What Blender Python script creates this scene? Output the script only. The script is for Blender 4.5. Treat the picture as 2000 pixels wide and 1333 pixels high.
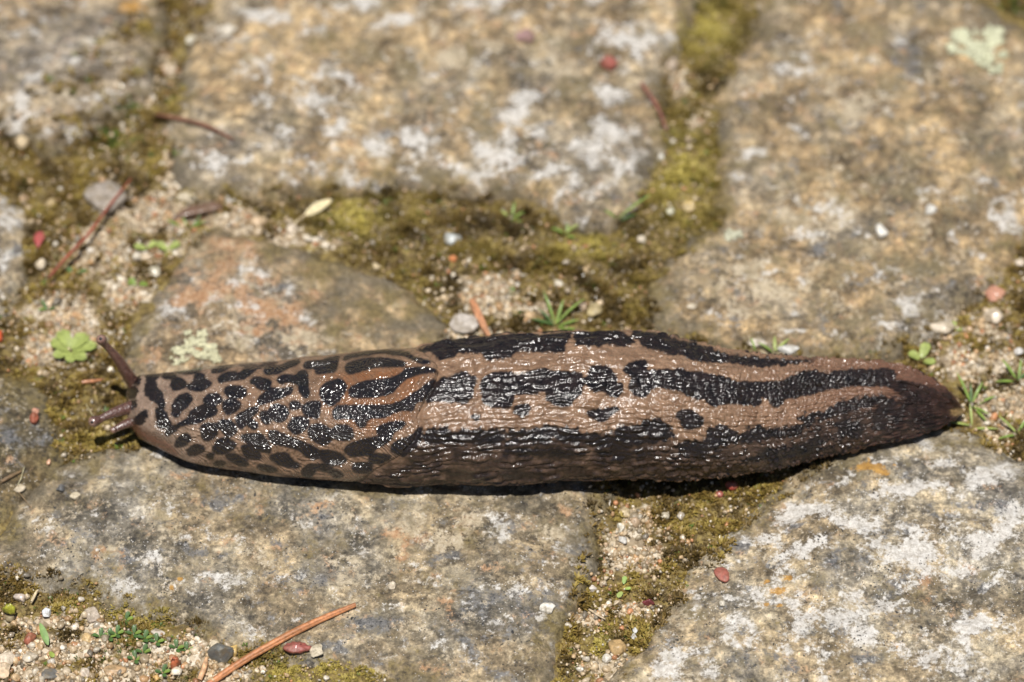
import bpy, math, random
import numpy as np
from mathutils import Vector

# ------------------------------------------------------------------ clear
for o in list(bpy.data.objects): bpy.data.objects.remove(o, do_unlink=True)
scene = bpy.context.scene
COL = scene.collection
MM = 0.001

# ------------------------------------------------------------------ camera
PITCH = math.radians(50); DIST = 0.80; FPX = 2000*100/22.2
CAM = np.array([0.0, -DIST*math.cos(PITCH), DIST*math.sin(PITCH)])
FWD = np.array([0.0, math.cos(PITCH), -math.sin(PITCH)])
UP = np.array([0.0, math.sin(PITCH), math.cos(PITCH)])
cd = bpy.data.cameras.new('camera'); cam = bpy.data.objects.new('camera', cd); COL.objects.link(cam)
cam.location = CAM; cam.rotation_euler = (math.pi/2-PITCH, 0, 0)
cd.lens = 100; cd.sensor_width = 22.2; cd.sensor_fit = 'HORIZONTAL'
cd.clip_start = 0.01; cd.clip_end = 100
cd.dof.use_dof = True; cd.dof.focus_distance = DIST-0.036; cd.dof.aperture_fstop = 7.5
scene.camera = cam

# ------------------------------------------------------------------ light
SUN_EL = math.radians(76); SUN_AZ = math.radians(180+12)      # high sun, a little to the camera's side
L = Vector((math.sin(SUN_AZ)*math.cos(SUN_EL), math.cos(SUN_AZ)*math.cos(SUN_EL), math.sin(SUN_EL)))
w = bpy.data.worlds.new('World'); scene.world = w; w.use_nodes = True
wn = w.node_tree.nodes; wl = w.node_tree.links
bg = wn['Background']; sky = wn.new('ShaderNodeTexSky'); sky.sky_type = 'NISHITA'; sky.sun_disc = False
sky.sun_elevation = SUN_EL; sky.sun_rotation = SUN_AZ
wl.new(sky.outputs[0], bg.inputs[0]); bg.inputs[1].default_value = 0.05
sd = bpy.data.lights.new('sun', 'SUN'); sun = bpy.data.objects.new('sun', sd); COL.objects.link(sun)
sd.energy = 5.0; sd.angle = math.radians(0.5); sd.color = (1.0, 0.965, 0.915)
sun.rotation_euler = L.to_track_quat('Z', 'Y').to_euler(); sun.location = (0, 0, 1)
vs = scene.view_settings
vs.view_transform = 'Standard'; vs.look = 'None'; vs.exposure = 0.14; vs.gamma = 1; vs.use_curve_mapping = False
scene.render.resolution_x = 1024; scene.render.resolution_y = 682

# ------------------------------------------------------------------ pixel <-> place
def px2w(px, py, z=0.0):
    px = np.asarray(px, float); py = np.asarray(py, float)
    r = (px-1000)/FPX; u = (666.5-py)/FPX
    dx = r; dy = FWD[1]+UP[1]*u; dz = FWD[2]+UP[2]*u
    t = (z-CAM[2])/dz
    return np.stack([CAM[0]+dx*t, CAM[1]+dy*t, CAM[2]+dz*t], -1)
def w2px(P):
    P = np.asarray(P); d = P-CAM
    dep = d@FWD
    return 1000+FPX*d[..., 0]/dep, 666.5-FPX*(d@UP)/dep

# ------------------------------------------------------------------ noise
_rs = np.random.RandomState(7)
_perm = np.concatenate([_rs.permutation(512)]*3)
_grad = _rs.rand(512)*2*np.pi
def perlin(x, y, seed=0):
    x = np.asarray(x, float)+seed*17.31; y = np.asarray(y, float)-seed*9.77
    xi = np.floor(x).astype(int); yi = np.floor(y).astype(int); fx = x-xi; fy = y-yi
    u = fx*fx*fx*(fx*(fx*6-15)+10); v = fy*fy*fy*(fy*(fy*6-15)+10)
    def g(ix, iy, dx, dy):
        a = _grad[_perm[(_perm[ix & 511]+iy) & 511]]
        return np.cos(a)*dx+np.sin(a)*dy
    n00 = g(xi, yi, fx, fy); n10 = g(xi+1, yi, fx-1, fy); n01 = g(xi, yi+1, fx, fy-1); n11 = g(xi+1, yi+1, fx-1, fy-1)
    return ((n00*(1-u)+n10*u)*(1-v)+(n01*(1-u)+n11*u)*v)*1.5
def fbm(x, y, seed=0, oct=4, gain=0.5):
    s = 0; a = 1; t = 0; f = 1
    for k in range(oct):
        s = s+a*perlin(x*f, y*f, seed+k*3); t += a; a *= gain; f *= 2.03
    return s/t
def hash01(i, j, seed=0):
    return (_perm[(_perm[(np.asarray(i)+seed*31) & 511]+np.asarray(j)) & 511])/512.0
def sstep(a, b, x):
    t = np.clip((x-a)/(b-a), 0, 1); return t*t*(3-2*t)

# ------------------------------------------------------------------ meshes
def make_mesh(name, V, F, attrs=None, smooth=True):
    V = np.ascontiguousarray(V, dtype=np.float32); F = np.asarray(F, dtype=np.int32)
    me = bpy.data.meshes.new(name); k = F.shape[1]
    me.vertices.add(len(V)); me.vertices.foreach_set('co', V.ravel())
    me.loops.add(F.size); me.loops.foreach_set('vertex_index', F.ravel())
    me.polygons.add(len(F)); me.polygons.foreach_set('loop_start', np.arange(0, F.size, k, dtype=np.int32))
    me.polygons.foreach_set('use_smooth', np.full(len(F), smooth))
    me.update(calc_edges=True)
    for an, av in (attrs or {}).items():
        av = np.asarray(av, dtype=np.float32)
        if av.ndim == 1:
            a = me.attributes.new(an, 'FLOAT', 'POINT'); a.data.foreach_set('value', av)
        else:
            a = me.attributes.new(an, 'FLOAT_COLOR', 'POINT')
            a.data.foreach_set('color', np.concatenate([av, np.ones((len(av), 1), np.float32)], 1).ravel())
    return me
def link(name, me, material=None, parent=None, loc=(0, 0, 0)):
    o = bpy.data.objects.new(name, me); COL.objects.link(o); o.location = loc
    if material and me: 
        if not me.materials: me.materials.append(material)
    if parent: o.parent = parent
    return o
def tag(o, label=None, cat=None, group=None, kind=None):
    if label: o['label'] = label
    if cat: o['category'] = cat
    if group: o['group'] = group
    if kind: o['kind'] = kind
    return o
def empty(name, loc):
    o = bpy.data.objects.new(name, None); COL.objects.link(o); o.location = loc; o.empty_display_size = 0.005
    return o
def grid_faces(nu, nv, wrap=False):
    i, j = np.meshgrid(np.arange(nu-1), np.arange(nv if wrap else nv-1), indexing='ij')
    a = i*nv+j; b = i*nv+(j+1) % nv; c = (i+1)*nv+(j+1) % nv; d = (i+1)*nv+j
    return np.stack([a, d, c, b], -1).reshape(-1, 4)

# ------------------------------------------------------------------ materials
class Mat:
    def __init__(s, name):
        s.m = bpy.data.materials.new(name); s.m.use_nodes = True; s.nt = s.m.node_tree
        s.bsdf = s.nt.nodes['Principled BSDF']
    def n(s, t, ins=None, **props):
        nd = s.nt.nodes.new('ShaderNode'+t)
        for k, v in props.items(): setattr(nd, k, v)
        for k, v in (ins or {}).items(): s.put(nd.inputs[k], v)
        return nd
    def put(s, sock, v):
        if isinstance(v, bpy.types.NodeSocket): s.nt.links.new(v, sock)
        elif isinstance(v, bpy.types.Node): s.nt.links.new(v.outputs[0], sock)
        else:
            if sock.type == 'RGBA' and len(v) == 3: v = (*v, 1)
            sock.default_value = v
    def pos(s): return s.n('NewGeometry').outputs['Position']
    def attr(s, name, col=False):
        a = s.n('Attribute', attribute_name=name); return a.outputs['Color' if col else 'Fac']
    def noise(s, vec, scale, detail=3, rough=0.55, dist=0.0, out='Fac'):
        return s.n('TexNoise', {'Vector': vec, 'Scale': scale, 'Detail': detail, 'Roughness': rough, 'Distortion': dist}).outputs[out]
    def vor(s, vec, scale, out='Distance', feature='F1', rand=1.0):
        return s.n('TexVoronoi', {'Vector': vec, 'Scale': scale, 'Randomness': rand}, feature=feature).outputs[out]
    def math(s, op, a, b=0.0, clamp=False):
        nd = s.n('Math', operation=op, use_clamp=clamp); s.put(nd.inputs[0], a); s.put(nd.inputs[1], b); return nd.outputs[0]
    def vmath(s, op, a, b):
        nd = s.n('VectorMath', operation=op); s.put(nd.inputs[0], a); s.put(nd.inputs[1], b); return nd.outputs[0]
    def mix(s, f, a, b, mode='MIX'):
        nd = s.n('Mix', data_type='RGBA', blend_type=mode); s.put(nd.inputs[0], f); s.put(nd.inputs[6], a); s.put(nd.inputs[7], b); return nd.outputs[2]
    def ramp(s, f, stops, interp='LINEAR'):
        nd = s.n('ValToRGB'); r = nd.color_ramp; r.interpolation = interp
        while len(r.elements) < len(stops): r.elements.new(0.5)
        for e, (p, c) in zip(r.elements, stops):
            e.position = p; e.color = (*c, 1) if not np.isscalar(c) else (c, c, c, 1)
        s.put(nd.inputs[0], f); return nd.outputs[0]
    def mapr(s, f, a, b, c=0.0, d=1.0):
        nd = s.n('MapRange', {'From Min': a, 'From Max': b, 'To Min': c, 'To Max': d}); s.put(nd.inputs[0], f); return nd.outputs[0]
    def bump(s, h, strength, dist, normal=None):
        nd = s.n('Bump', {'Height': h, 'Strength': strength, 'Distance': dist})
        if normal: s.put(nd.inputs['Normal'], normal)
        return nd.outputs[0]
    def out(s, **k):
        for a, v in k.items(): s.put(s.bsdf.inputs[a.replace('_', ' ')], v)
        return s.m

def stone_material():
    M = Mat('granite'); p = M.pos()
    def off(k): return M.vmath('ADD', p, (0.37*k, -0.21*k, 0.13*k))
    wv = M.noise(p, 320, 4, out='Color')
    p2 = M.vmath('ADD', p, M.vmath('MULTIPLY', M.vmath('SUBTRACT', wv, (0.5, 0.5, 0.5)), (0.003, 0.003, 0.003)))
    nf = M.noise(p, 1300, 8, 0.78)                       # fine mineral grain
    nm = M.noise(off(1), 420, 7, 0.74)
    # broad tones: grey and ochre feldspar
    hue = M.noise(off(2), 55, 6, 0.62)
    base = M.ramp(hue, [(0.38, (0.215, 0.21, 0.20)), (0.47, (0.245, 0.225, 0.185)), (0.54, (0.25, 0.212, 0.155)), (0.62, (0.29, 0.25, 0.185))])
    base = M.mix(1.0, base, M.ramp(nm, [(0.38, (0.42, 0.41, 0.41)), (0.47, (0.82, 0.81, 0.79)), (0.53, (1.08, 1.06, 1.03)), (0.62, (1.75, 1.72, 1.68))]), 'MULTIPLY')
    base = M.mix(1.0, base, M.ramp(M.noise(off(11), 105, 6, 0.62), [(0.39, (0.50, 0.49, 0.47)), (0.49, (0.92, 0.90, 0.87)), (0.60, (1.36, 1.34, 1.29))]), 'MULTIPLY')
    base = M.mix(1.0, base, M.ramp(nf, [(0.38, (0.55, 0.55, 0.56)), (0.5, (0.98, 0.97, 0.96)), (0.62, (1.6, 1.58, 1.55))]), 'MULTIPLY')
    base = M.mix(1.0, base, M.attr('tint', True), 'MULTIPLY')
    def patch(name, col, base, k, scale=170, lo=0.46, hi=0.86, amt=0.9, gain=5.0):
        nz = M.noise(off(k), scale, 8, 0.72)
        f = M.math('ADD', M.math('MULTIPLY', M.attr(name), 0.72), M.math('ADD', M.math('MULTIPLY', M.math('SUBTRACT', nz, 0.5), gain), M.math('MULTIPLY', M.math('SUBTRACT', nf, 0.5), 2.4)))
        return M.mix(M.mapr(f, lo, hi, 0, amt), base, col)
    def two(c, d): return M.mix(M.mapr(nf, 0.40, 0.60), c, d)
    base = patch('slate', two((0.06, 0.06, 0.062), (0.23, 0.225, 0.22)), base, 3, 240)
    base = patch('rust', two((0.32, 0.155, 0.065), (0.56, 0.36, 0.21)), base, 4, 220)
    base = patch('yellow', two((0.13, 0.102, 0.05), (0.26, 0.212, 0.118)), base, 5, 150, amt=0.72)
    base = patch('cream', two((0.38, 0.30, 0.19), (0.60, 0.51, 0.37)), base, 6, 200)
    base = patch('pale', two((0.44, 0.40, 0.345), (0.76, 0.73, 0.68)), base, 7, 210)
    # mica flecks, dark and bright
    v = M.vor(p2, 1250); gate = M.noise(off(8), 240, 3)
    base = M.mix(M.math('MULTIPLY', M.mapr(v, 0.16, 0.26, 1, 0), M.mapr(gate, 0.46, 0.58)), base, (0.025, 0.025, 0.027))
    v2 = M.vor(off(9), 1500)
    base = M.mix(M.math('MULTIPLY', M.mapr(v2, 0.10, 0.18, 1, 0), M.mapr(M.noise(off(9), 300, 3), 0.46, 0.58)), base, (0.74, 0.72, 0.68))
    # algae film with its own ragged shape
    fsum = M.math('ADD', M.attr('film'), M.math('ADD', M.math('MULTIPLY', M.math('SUBTRACT', M.noise(p2, 200, 7, 0.72), 0.5), 3.2), M.math('MULTIPLY', M.math('SUBTRACT', nf, 0.5), 1.6)))
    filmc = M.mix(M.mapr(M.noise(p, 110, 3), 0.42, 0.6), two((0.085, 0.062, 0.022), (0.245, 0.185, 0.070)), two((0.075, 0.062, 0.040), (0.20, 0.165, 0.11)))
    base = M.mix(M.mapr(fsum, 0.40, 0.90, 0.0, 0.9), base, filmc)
    fo = M.math('ADD', M.attr('orange'), M.math('MULTIPLY', M.math('SUBTRACT', M.noise(p, 900, 5, 0.7), 0.5), 2.2))
    base = M.mix(M.mapr(fo, 0.5, 0.70, 0, .9), base, two((0.32, 0.16, 0.035), (0.58, 0.32, 0.07)))
    h = M.math('ADD', M.math('MULTIPLY', nf, 0.55), nm)
    nrm = M.bump(h, 0.9, 0.00062)
    wet = M.mapr(M.noise(p, 140, 3), 0.4, 0.6, 0.08, 0.6)
    return M.out(Base_Color=base, Roughness=M.mapr(nf, 0.3, 0.7, 0.5, 0.75), Normal=nrm, Specular_IOR_Level=0.3, Coat_Weight=wet, Coat_Roughness=0.16, Coat_Normal=M.bump(M.noise(p, 3200, 3, 0.7), 1.0, 0.00042, nrm))

def soil_material():
    M = Mat('soil_and_sand'); p = M.pos()
    s = M.attr('sand')
    v = M.n('SeparateColor', {'Color': M.vor(p, 1200, 'Color')}).outputs[0]
    sandc = M.ramp(v, [(0, (0.14, 0.10, 0.055)), (0.3, (0.30, 0.23, 0.145)), (0.7, (0.48, 0.39, 0.27)), (1, (0.62, 0.55, 0.44))])
    n = M.noise(p, 700, 5, 0.7)
    moss = M.ramp(n, [(0.25, (0.035, 0.023, 0.008)), (0.45, (0.12, 0.082, 0.024)), (0.6, (0.24, 0.175, 0.05)), (0.8, (0.36, 0.29, 0.10))])
    f = M.math('ADD', s, M.math('MULTIPLY', M.math('SUBTRACT', M.noise(p, 350, 4, 0.6), 0.5), 1.2))
    c = M.mix(M.mapr(f, 0.4, 0.62), moss, sandc)
    h = M.math('ADD', M.vor(p, 1200), M.noise(p, 1800, 4, 0.7))
    return M.out(Base_Color=c, Roughness=0.7, Normal=M.bump(h, 0.7, 0.0003), Coat_Weight=0.12, Coat_Roughness=0.2)

def tint_material(name, rough=0.55, coat=0.2, var=0.35, scale=1500, sss=0.0, transl=0.0, bump=0.4, dirt=0.0):
    """colour from the per-piece 'tint' attribute, with fine grain on top"""
    M = Mat(name); p = M.pos(); c = M.attr('tint', True)
    n = M.noise(p, scale, 4, 0.65)
    c = M.mix(1.0, c, M.ramp(n, [(0.3, 1-var), (0.7, 1+var)]), 'MULTIPLY')
    if dirt: c = M.mix(M.mapr(M.noise(p, 650, 5, 0.7), 0.46, 0.66, 0.08, dirt), c, (0.17, 0.125, 0.06))
    m = M.out(Base_Color=c, Roughness=rough, Coat_Weight=coat, Coat_Roughness=0.15, Normal=M.bump(n, bump, 0.0003))
    if sss:
        M.out(Subsurface_Weight=sss, Subsurface_Radius=(0.6, 0.45, 0.3), Subsurface_Scale=0.001)
    return m
def plain_material(name, col, col2, scale=900, rough=0.5, coat=0.15, bump=0.4, sss=0.0):
    M = Mat(name); p = M.pos(); n = M.noise(p, scale, 4, 0.65)
    c = M.mix(M.mapr(n, 0.32, 0.68), col, col2)
    m = M.out(Base_Color=c, Roughness=rough, Coat_Weight=coat, Coat_Roughness=0.15, Normal=M.bump(n, bump, 0.0003))
    if sss: M.out(Subsurface_Weight=sss, Subsurface_Radius=(1, .7, .4), Subsurface_Scale=0.0008)
    return m

# ================================================================== THE SETTING
STEP = 0.36*MM
gx = np.arange(-124, 124.01, 0.36)*MM; gy = np.arange(-114, 124.01, 0.36)*MM
GX, GY = np.meshgrid(gx, gy, indexing='ij')
PXX, PXY = w2px(np.stack([GX, GY, np.zeros_like(GX)], -1))        # only to place traced stains

def smooth_poly(P, n=6):
    P = np.asarray(P, float); out = []
    N = len(P)
    for i in range(N):
        p0, p1, p2, p3 = P[i-1], P[i], P[(i+1) % N], P[(i+2) % N]
        for k in range(n):
            t = k/n
            out.append(0.5*((2*p1)+(-p0+p2)*t+(2*p0-5*p1+4*p2-p3)*t*t+(-p0+3*p1-3*p2+p3)*t**3))
    return np.array(out)
def poly_sd(X, Y, P):
    """signed distance, positive inside"""
    d2 = np.full(X.shape, 1e9); inside = np.zeros(X.shape, bool)
    for i in range(len(P)):
        ax, ay = P[i-1]; bx, by = P[i]
        ex, ey = bx-ax, by-ay; wx, wy = X-ax, Y-ay
        t = np.clip((wx*ex+wy*ey)/(ex*ex+ey*ey+1e-18), 0, 1)
        d2 = np.minimum(d2, (wx-ex*t)**2+(wy-ey*t)**2)
        c = ((ay > Y) != (by > Y)) & (X < (bx-ax)*(Y-ay)/(by-ay+1e-18)+ax)
        inside ^= c
    return np.where(inside, 1, -1)*np.sqrt(d2)

STONES = {
 'beige': dict(P=[(-330,-330),(330,-330),(330,-60),(312,60),(278,150),(240,212),(190,258),(110,285),(60,262),(0,250),(-120,245),(-330,240)], z=0.3, tint=(1.08,1.0,.9), film=.16,
   bias=dict(pale=.12,slate=.12,yellow=.1), label='beige granite cobble beside the brown curved needle'),
 'wide': dict(P=[(410,-330),(1390,-330),(1365,-60),(1340,60),(1290,150),(1275,200),(1285,260),(1268,330),(1235,395),(1190,432),(1130,432),(1090,405),(1040,374),(950,366),(870,345),(760,355),(640,358),(540,362),(430,368),(352,345),(345,300),(338,230),(362,130),(395,30),(405,-60)], z=1.0, tint=(1.12,1.02,.86), film=.2, m=3.6,
   bias=dict(pale=.16,yellow=.26,cream=.1), label='wide beige cobble with white patches along its front edge'),
 'ochre': dict(P=[(1500,-330),(1880,-330),(1885,-60),(1930,20),(2010,62),(2330,120),(2330,260),(2050,430),(1960,510),(1880,590),(1800,655),(1700,690),(1600,695),(1500,682),(1400,655),(1310,630),(1272,565),(1320,485),(1390,440),(1418,380),(1412,300),(1402,215),(1440,110),(1490,20)], z=0.2, tint=(1.08,.97,.80), film=.27,
   bias=dict(yellow=.34,cream=.14,slate=.08), label='large ochre brown cobble with two white pebbles on it'),
 'orange': dict(P=[(430,440),(520,468),(620,488),(700,518),(790,558),(850,600),(885,650),(890,720),(860,800),(600,812),(330,800),(255,760),(245,690),(268,612),(320,548),(375,482)], z=0.0, tint=(1.05,.96,.84), film=.18, m=4.0,
   bias=dict(cream=.14,rust=.36), label='small cobble stained orange with pale lichen beside the slug head'),
 'grey': dict(P=[(-330,1010),(-60,1040),(10,1015),(60,960),(130,900),(215,868),(400,850),(700,850),(1000,860),(1160,900),(1195,960),(1155,1020),(1145,1090),(1112,1190),(1080,1250),(1065,1333),(1040,1460),(950,1440),(860,1370),(800,1335),(700,1308),(620,1288),(520,1262),(460,1238),(340,1203),(290,1193),(230,1168),(170,1140),(40,1128),(-60,1105),(-330,1090)], z=-.2, tint=(.97,.96,.92), film=.24, m=4.2,
   bias=dict(slate=.18,rust=.06,cream=.1,pale=.08,yellow=.1), label='long grey brown cobble under the front of the slug'),
 'white': dict(P=[(1650,872),(1800,848),(1900,858),(1980,905),(2060,930),(2330,960),(2330,1600),(1200,1600),(1215,1350),(1240,1290),(1277,1250),(1330,1180),(1380,1105),(1427,1058),(1500,985),(1560,925)], z=0.2, tint=(1.16,1.14,1.08), film=.06, m=6.5, w=2.0,
   bias=dict(pale=.30,slate=.20,yellow=.1), label='pale speckled granite cobble with orange lichen spots below the tail'),
 'edge': dict(P=[(-330,350),(-60,360),(0,380),(40,402),(55,450),(45,520),(28,580),(0,618),(-60,650),(-330,680)], z=-.4, tint=(1.05,1.05,1.02), film=.12,
   bias=dict(pale=.2,slate=.2), label='bluish grey cobble beside the small red leaf'),
 'dark': dict(P=[(-330,740),(-60,712),(0,722),(60,742),(100,800),(125,850),(100,905),(50,945),(10,985),(-60,1000),(-330,980)], z=-0.6, tint=(.33,.30,.21), film=.16, m=6,
   bias=dict(slate=.05), label='low dark wet cobble in front of the slug feelers'),
 'below': dict(P=[(-330,1430),(250,1440),(600,1470),(860,1520),(1000,1570),(1000,1640),(-330,1640)], z=0.0, tint=(1,1,.95), film=.2, bias=dict(pale=.1), label='cobble below the sand heap'),
 'outer': dict(P=[(2110,540),(2330,400),(2330,880),(2140,840),(2070,700)], z=0.0, tint=(1,1,.95), film=.2, bias=dict(pale=.1), label='cobble past the mossy joint behind the slug tail'),
}
# stains and crystal patches, traced: (kind, x, y, rx, ry)
PATCH = [
 ('pale',783,292,72,30),('pale',905,328,42,18),('pale',1185,300,68,42),('pale',1000,300,60,45),('pale',1255,92,68,28),('pale',1010,225,40,24),('pale',600,342,60,14),('pale',437,316,24,13),('pale',375,300,22,14),('pale',660,265,24,20),('pale',625,215,40,18),('pale',930,20,50,22),('pale',700,20,60,16),('pale',790,45,40,16),('pale',1200,190,36,14),('pale',980,345,110,12),('pale',1050,340,60,16),('pale',520,40,50,16),
 ('pale',640,150,50,14),('pale',480,320,20,10),('pale',700,352,70,9),
 ('cream',900,110,60,30),('cream',1080,130,60,20),('cream',860,60,40,20),('yellow',540,295,36,18),('yellow',800,150,40,20),('yellow',950,250,26,50),('yellow',760,215,34,22),('yellow',1050,80,40,26),('yellow',640,90,30,18),('yellow',1130,180,50,20),('yellow',400,190,30,16),
 ('slate',760,270,24,14),('slate',950,230,24,14),('slate',1080,250,18,12),('slate',594,30,9,9),('slate',865,122,24,10),
 ('pale',30,205,28,18),('pale',65,150,20,9),('pale',25,245,30,20),('pale',90,255,22,12),('pale',140,135,24,12),('pale',210,180,16,9),('pale',20,20,40,14),('cream',130,170,40,24),('cream',200,80,50,22),('slate',60,180,14,8),('slate',45,160,12,8),('orange',255,12,30,12),
 ('cream',1600,425,78,42),('pale',1600,410,40,24),('pale',1790,622,62,40),('pale',1550,640,26,9),('cream',1500,575,50,28),('pale',1540,130,50,24),('pale',1480,300,26,12),('pale',1425,340,20,16),('pale',1950,420,50,26),('cream',1680,200,50,24),('yellow',1750,160,60,24),('yellow',1880,430,50,24),('yellow',1690,60,40,20),('yellow',1840,220,40,20),('yellow',1640,690,34,14),('yellow',1760,520,50,18),('yellow',1500,100,20,12),
 ('slate',1830,480,24,12),('slate',1600,490,22,14),('slate',1665,235,16,8),('slate',1620,625,24,10),('slate',1770,120,30,40),('slate',1860,560,22,10),('pale',1700,120,20,14),('cream',1450,540,40,20),('pale',1665,545,16,8),
 ('rust',400,500,50,30),('rust',440,470,40,22),('rust',420,580,70,30),('rust',540,610,50,28),('rust',500,540,30,16),('pale',480,530,40,22),('pale',450,600,40,16),('pale',540,570,40,18),('cream',600,660,50,22),('pale',340,590,22,14),('cream',480,660,50,20),('slate',560,560,20,8),('slate',470,580,18,8),('rust',490,640,40,16),('pale',590,620,26,14),('rust',470,560,26,10),
 ('cream',800,1035,50,24),('rust',785,1040,40,18),('rust',750,1038,20,14),('cream',920,1030,50,26),('cream',890,1060,30,16),('yellow',1070,1030,30,16),('cream',1065,1034,40,18),('pale',970,1035,24,14),('rust',800,1085,30,12),('rust',940,1100,30,10),('cream',270,1080,40,22),('pale',245,1150,34,16),('pale',300,1080,36,16),('rust',200,1070,24,12),('cream',460,1090,50,18),('pale',420,1130,40,14),('cream',700,1140,60,20),('pale',1010,1150,40,18),('pale',1070,1190,24,14),('pale',1130,1050,24,22),
 ('slate',430,975,40,12),('slate',390,1070,24,10),('slate',950,1170,50,20),('slate',1080,1160,40,18),('slate',1110,1060,26,30),('slate',1030,1215,50,16),('slate',560,1130,26,8),('slate',870,1090,30,12),('slate',620,1010,20,10),('slate',530,1060,18,8),('slate',730,1210,40,16),('slate',640,1260,50,12),('slate',250,1090,26,10),('slate',1080,950,60,16),('slate',1000,1030,22,14),('yellow',345,1120,22,12),('yellow',600,1120,26,14),('yellow',330,1010,30,8),('yellow',1000,1090,40,20),('orange',332,1147,6,5),('orange',350,1128,7,5),
 ('pale',1745,955,42,18),('pale',1570,1000,40,22),('pale',1680,1030,44,14),('pale',1790,1065,70,36),('pale',1925,1065,44,34),('pale',1540,1080,42,26),('pale',1770,1110,44,24),('pale',1640,1195,64,36),('pale',1850,900,24,10),('pale',1930,930,40,18),('pale',1860,1120,40,16),('pale',1980,1010,30,20),('pale',1690,1240,30,16),('pale',1900,1220,40,24),('pale',1480,1160,30,18),('pale',1820,1290,40,20),('pale',1450,1230,40,16),('pale',1300,1290,40,20),('cream',1660,1185,40,20),('cream',1800,1050,40,20),('cream',1550,1090,26,14),('pale',1850,870,20,8),('cream',1320,1320,40,16),('pale',1620,1060,26,12),('pale',1730,1180,24,14),
 ('slate',1510,1100,22,12),('slate',1620,1095,30,14),('slate',1830,1015,40,14),('slate',1770,960,24,10),('slate',1680,960,20,10),('slate',1600,1235,50,18),('slate',1930,1230,24,14),('slate',1440,1060,20,12),('slate',1550,1030,22,9),('slate',1740,1160,24,10),('slate',1900,985,30,10),('slate',1960,1000,24,12),('slate',1920,1150,20,12),('slate',1700,1290,30,12),('slate',1480,1290,30,14),
 ('orange',1707,917,34,16),('orange',1516,1156,15,9),('orange',1540,1132,11,8),('orange',1496,1136,9,5),('orange',1524,1185,6,4),('orange',1752,1263,5,4),('orange',1498,1180,6,4),
 ('yellow',1710,1080,34,18),('yellow',1500,960,60,26),('yellow',1430,1020,40,20),('yellow',1640,905,20,10),('yellow',1770,900,30,10),('yellow',1720,1270,30,14),('yellow',1940,1120,40,12),('yellow',1800,1210,30,18),('yellow',1350,1190,30,16),
 ('pale',15,420,24,18),('pale',10,520,24,20),('slate',25,490,16,14),('yellow',50,500,10,40),('pale',10,560,16,8),
 ('yellow',40,770,36,18),('yellow',60,870,30,12),('slate',40,840,60,30),
]
KINDS = ('pale', 'cream', 'slate', 'rust', 'orange', 'yellow')
MASKS = {k: np.zeros_like(GX) for k in KINDS}
wx_ = fbm(PXX/60, PXY/60, 3)*26; wy_ = fbm(PXX/60, PXY/60, 11)*20
for k, cx, cy, rx, ry in PATCH:
    i0, j0 = px2w(cx-2.2*rx-20, cy+2.2*ry+20)[:2], px2w(cx+2.2*rx+20, cy-2.2*ry-20)[:2]
    ia, ib = np.searchsorted(gx, [i0[0], j0[0]]); ja, jb = np.searchsorted(gy, [i0[1], j0[1]])
    ia, ja = max(ia-2, 0), max(ja-2, 0); sl = (slice(ia, ib+2), slice(ja, jb+2))
    wk = 1.0 if rx > 15 else 0.25
    q = ((PXX[sl]+wx_[sl]*wk-cx)/rx)**2+((PXY[sl]+wy_[sl]*wk-cy)/ry)**2
    MASKS[k][sl] = np.maximum(MASKS[k][sl], np.exp(-q*0.75))

WARPX = fbm(GX/MM/14, GY/MM/14, 21)*2.6*MM+fbm(GX/MM/3.6, GY/MM/3.6, 22)*1.3*MM
WARPY = fbm(GX/MM/14, GY/MM/14, 23)*2.6*MM+fbm(GX/MM/3.6, GY/MM/3.6, 24)*1.3*MM
RELIEF = (fbm(GX/MM/26, GY/MM/26, 31, 3)*1.0+fbm(GX/MM/7, GY/MM/7, 32, 4)*0.70+fbm(GX/MM/1.9, GY/MM/1.9, 33, 3)*0.34)*MM
CRACK = -np.clip(0.10-np.abs(fbm(GX/MM/16, GY/MM/16, 35, 4)), 0, 1)*4*MM*sstep(0.05, 0.3, fbm(GX/MM/30, GY/MM/30, 36))

# joint floor
def blobs(X, Y, L):
    m = np.zeros_like(X)
    for cx, cy, rx, ry in L: m = np.maximum(m, np.exp(-(((X-cx)/rx)**2+((Y-cy)/ry)**2)))
    return m
SAND_BLOBS = [(190,470,70,50),(240,560,60,40),(300,470,60,30),(160,640,60,40),(330,1270,120,30),(120,1250,120,30),(260,60,10,10),(1830,760,60,30),(1980,780,40,50),(1000,590,90,18),(330,400,120,45),(470,420,60,30),(110,600,80,60),(90,660,60,40),(330,330,20,60),(1230,1060,70,55),(1240,990,40,30),(1190,1290,50,30),(1160,1180,40,20),(80,1200,90,16),(100,1310,110,26),(190,1210,50,24),(390,1250,60,26),(430,1310,60,30),(1930,630,50,40),(1880,690,60,30),(1960,700,40,30),(900,640,60,20),(1000,640,120,14),(560,450,60,12),(320,100,26,40),(280,170,20,20),(640,465,34,10),(950,560,80,40),(1230,1170,50,20),(1950,800,40,50),(30,1270,60,40),(250,1300,80,30),(1320,150,20,30),(1370,230,16,20)]
def sand_mask(px, py): return np.clip(blobs(px, py, SAND_BLOBS), 0, 1)
SAND = sand_mask(PXX+wx_, PXY+wy_)
CUSH = blobs(PXX, PXY, [(1000,470,260,80),(650,430,120,40),(1330,350,60,110),(200,300,90,50),(620,1320,140,40),(1360,100,70,90)])
SUNK = blobs(PXX, PXY, [(1240,955,70,30),(150,930,60,26),(1140,1150,30,120)])
JOINT = (-2.7+1.3*CUSH-1.2*SUNK+fbm(GX/MM/9, GY/MM/9, 41, 4)*1.6+fbm(GX/MM/1.6, GY/MM/1.6, 42, 3)*0.5)*MM
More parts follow.
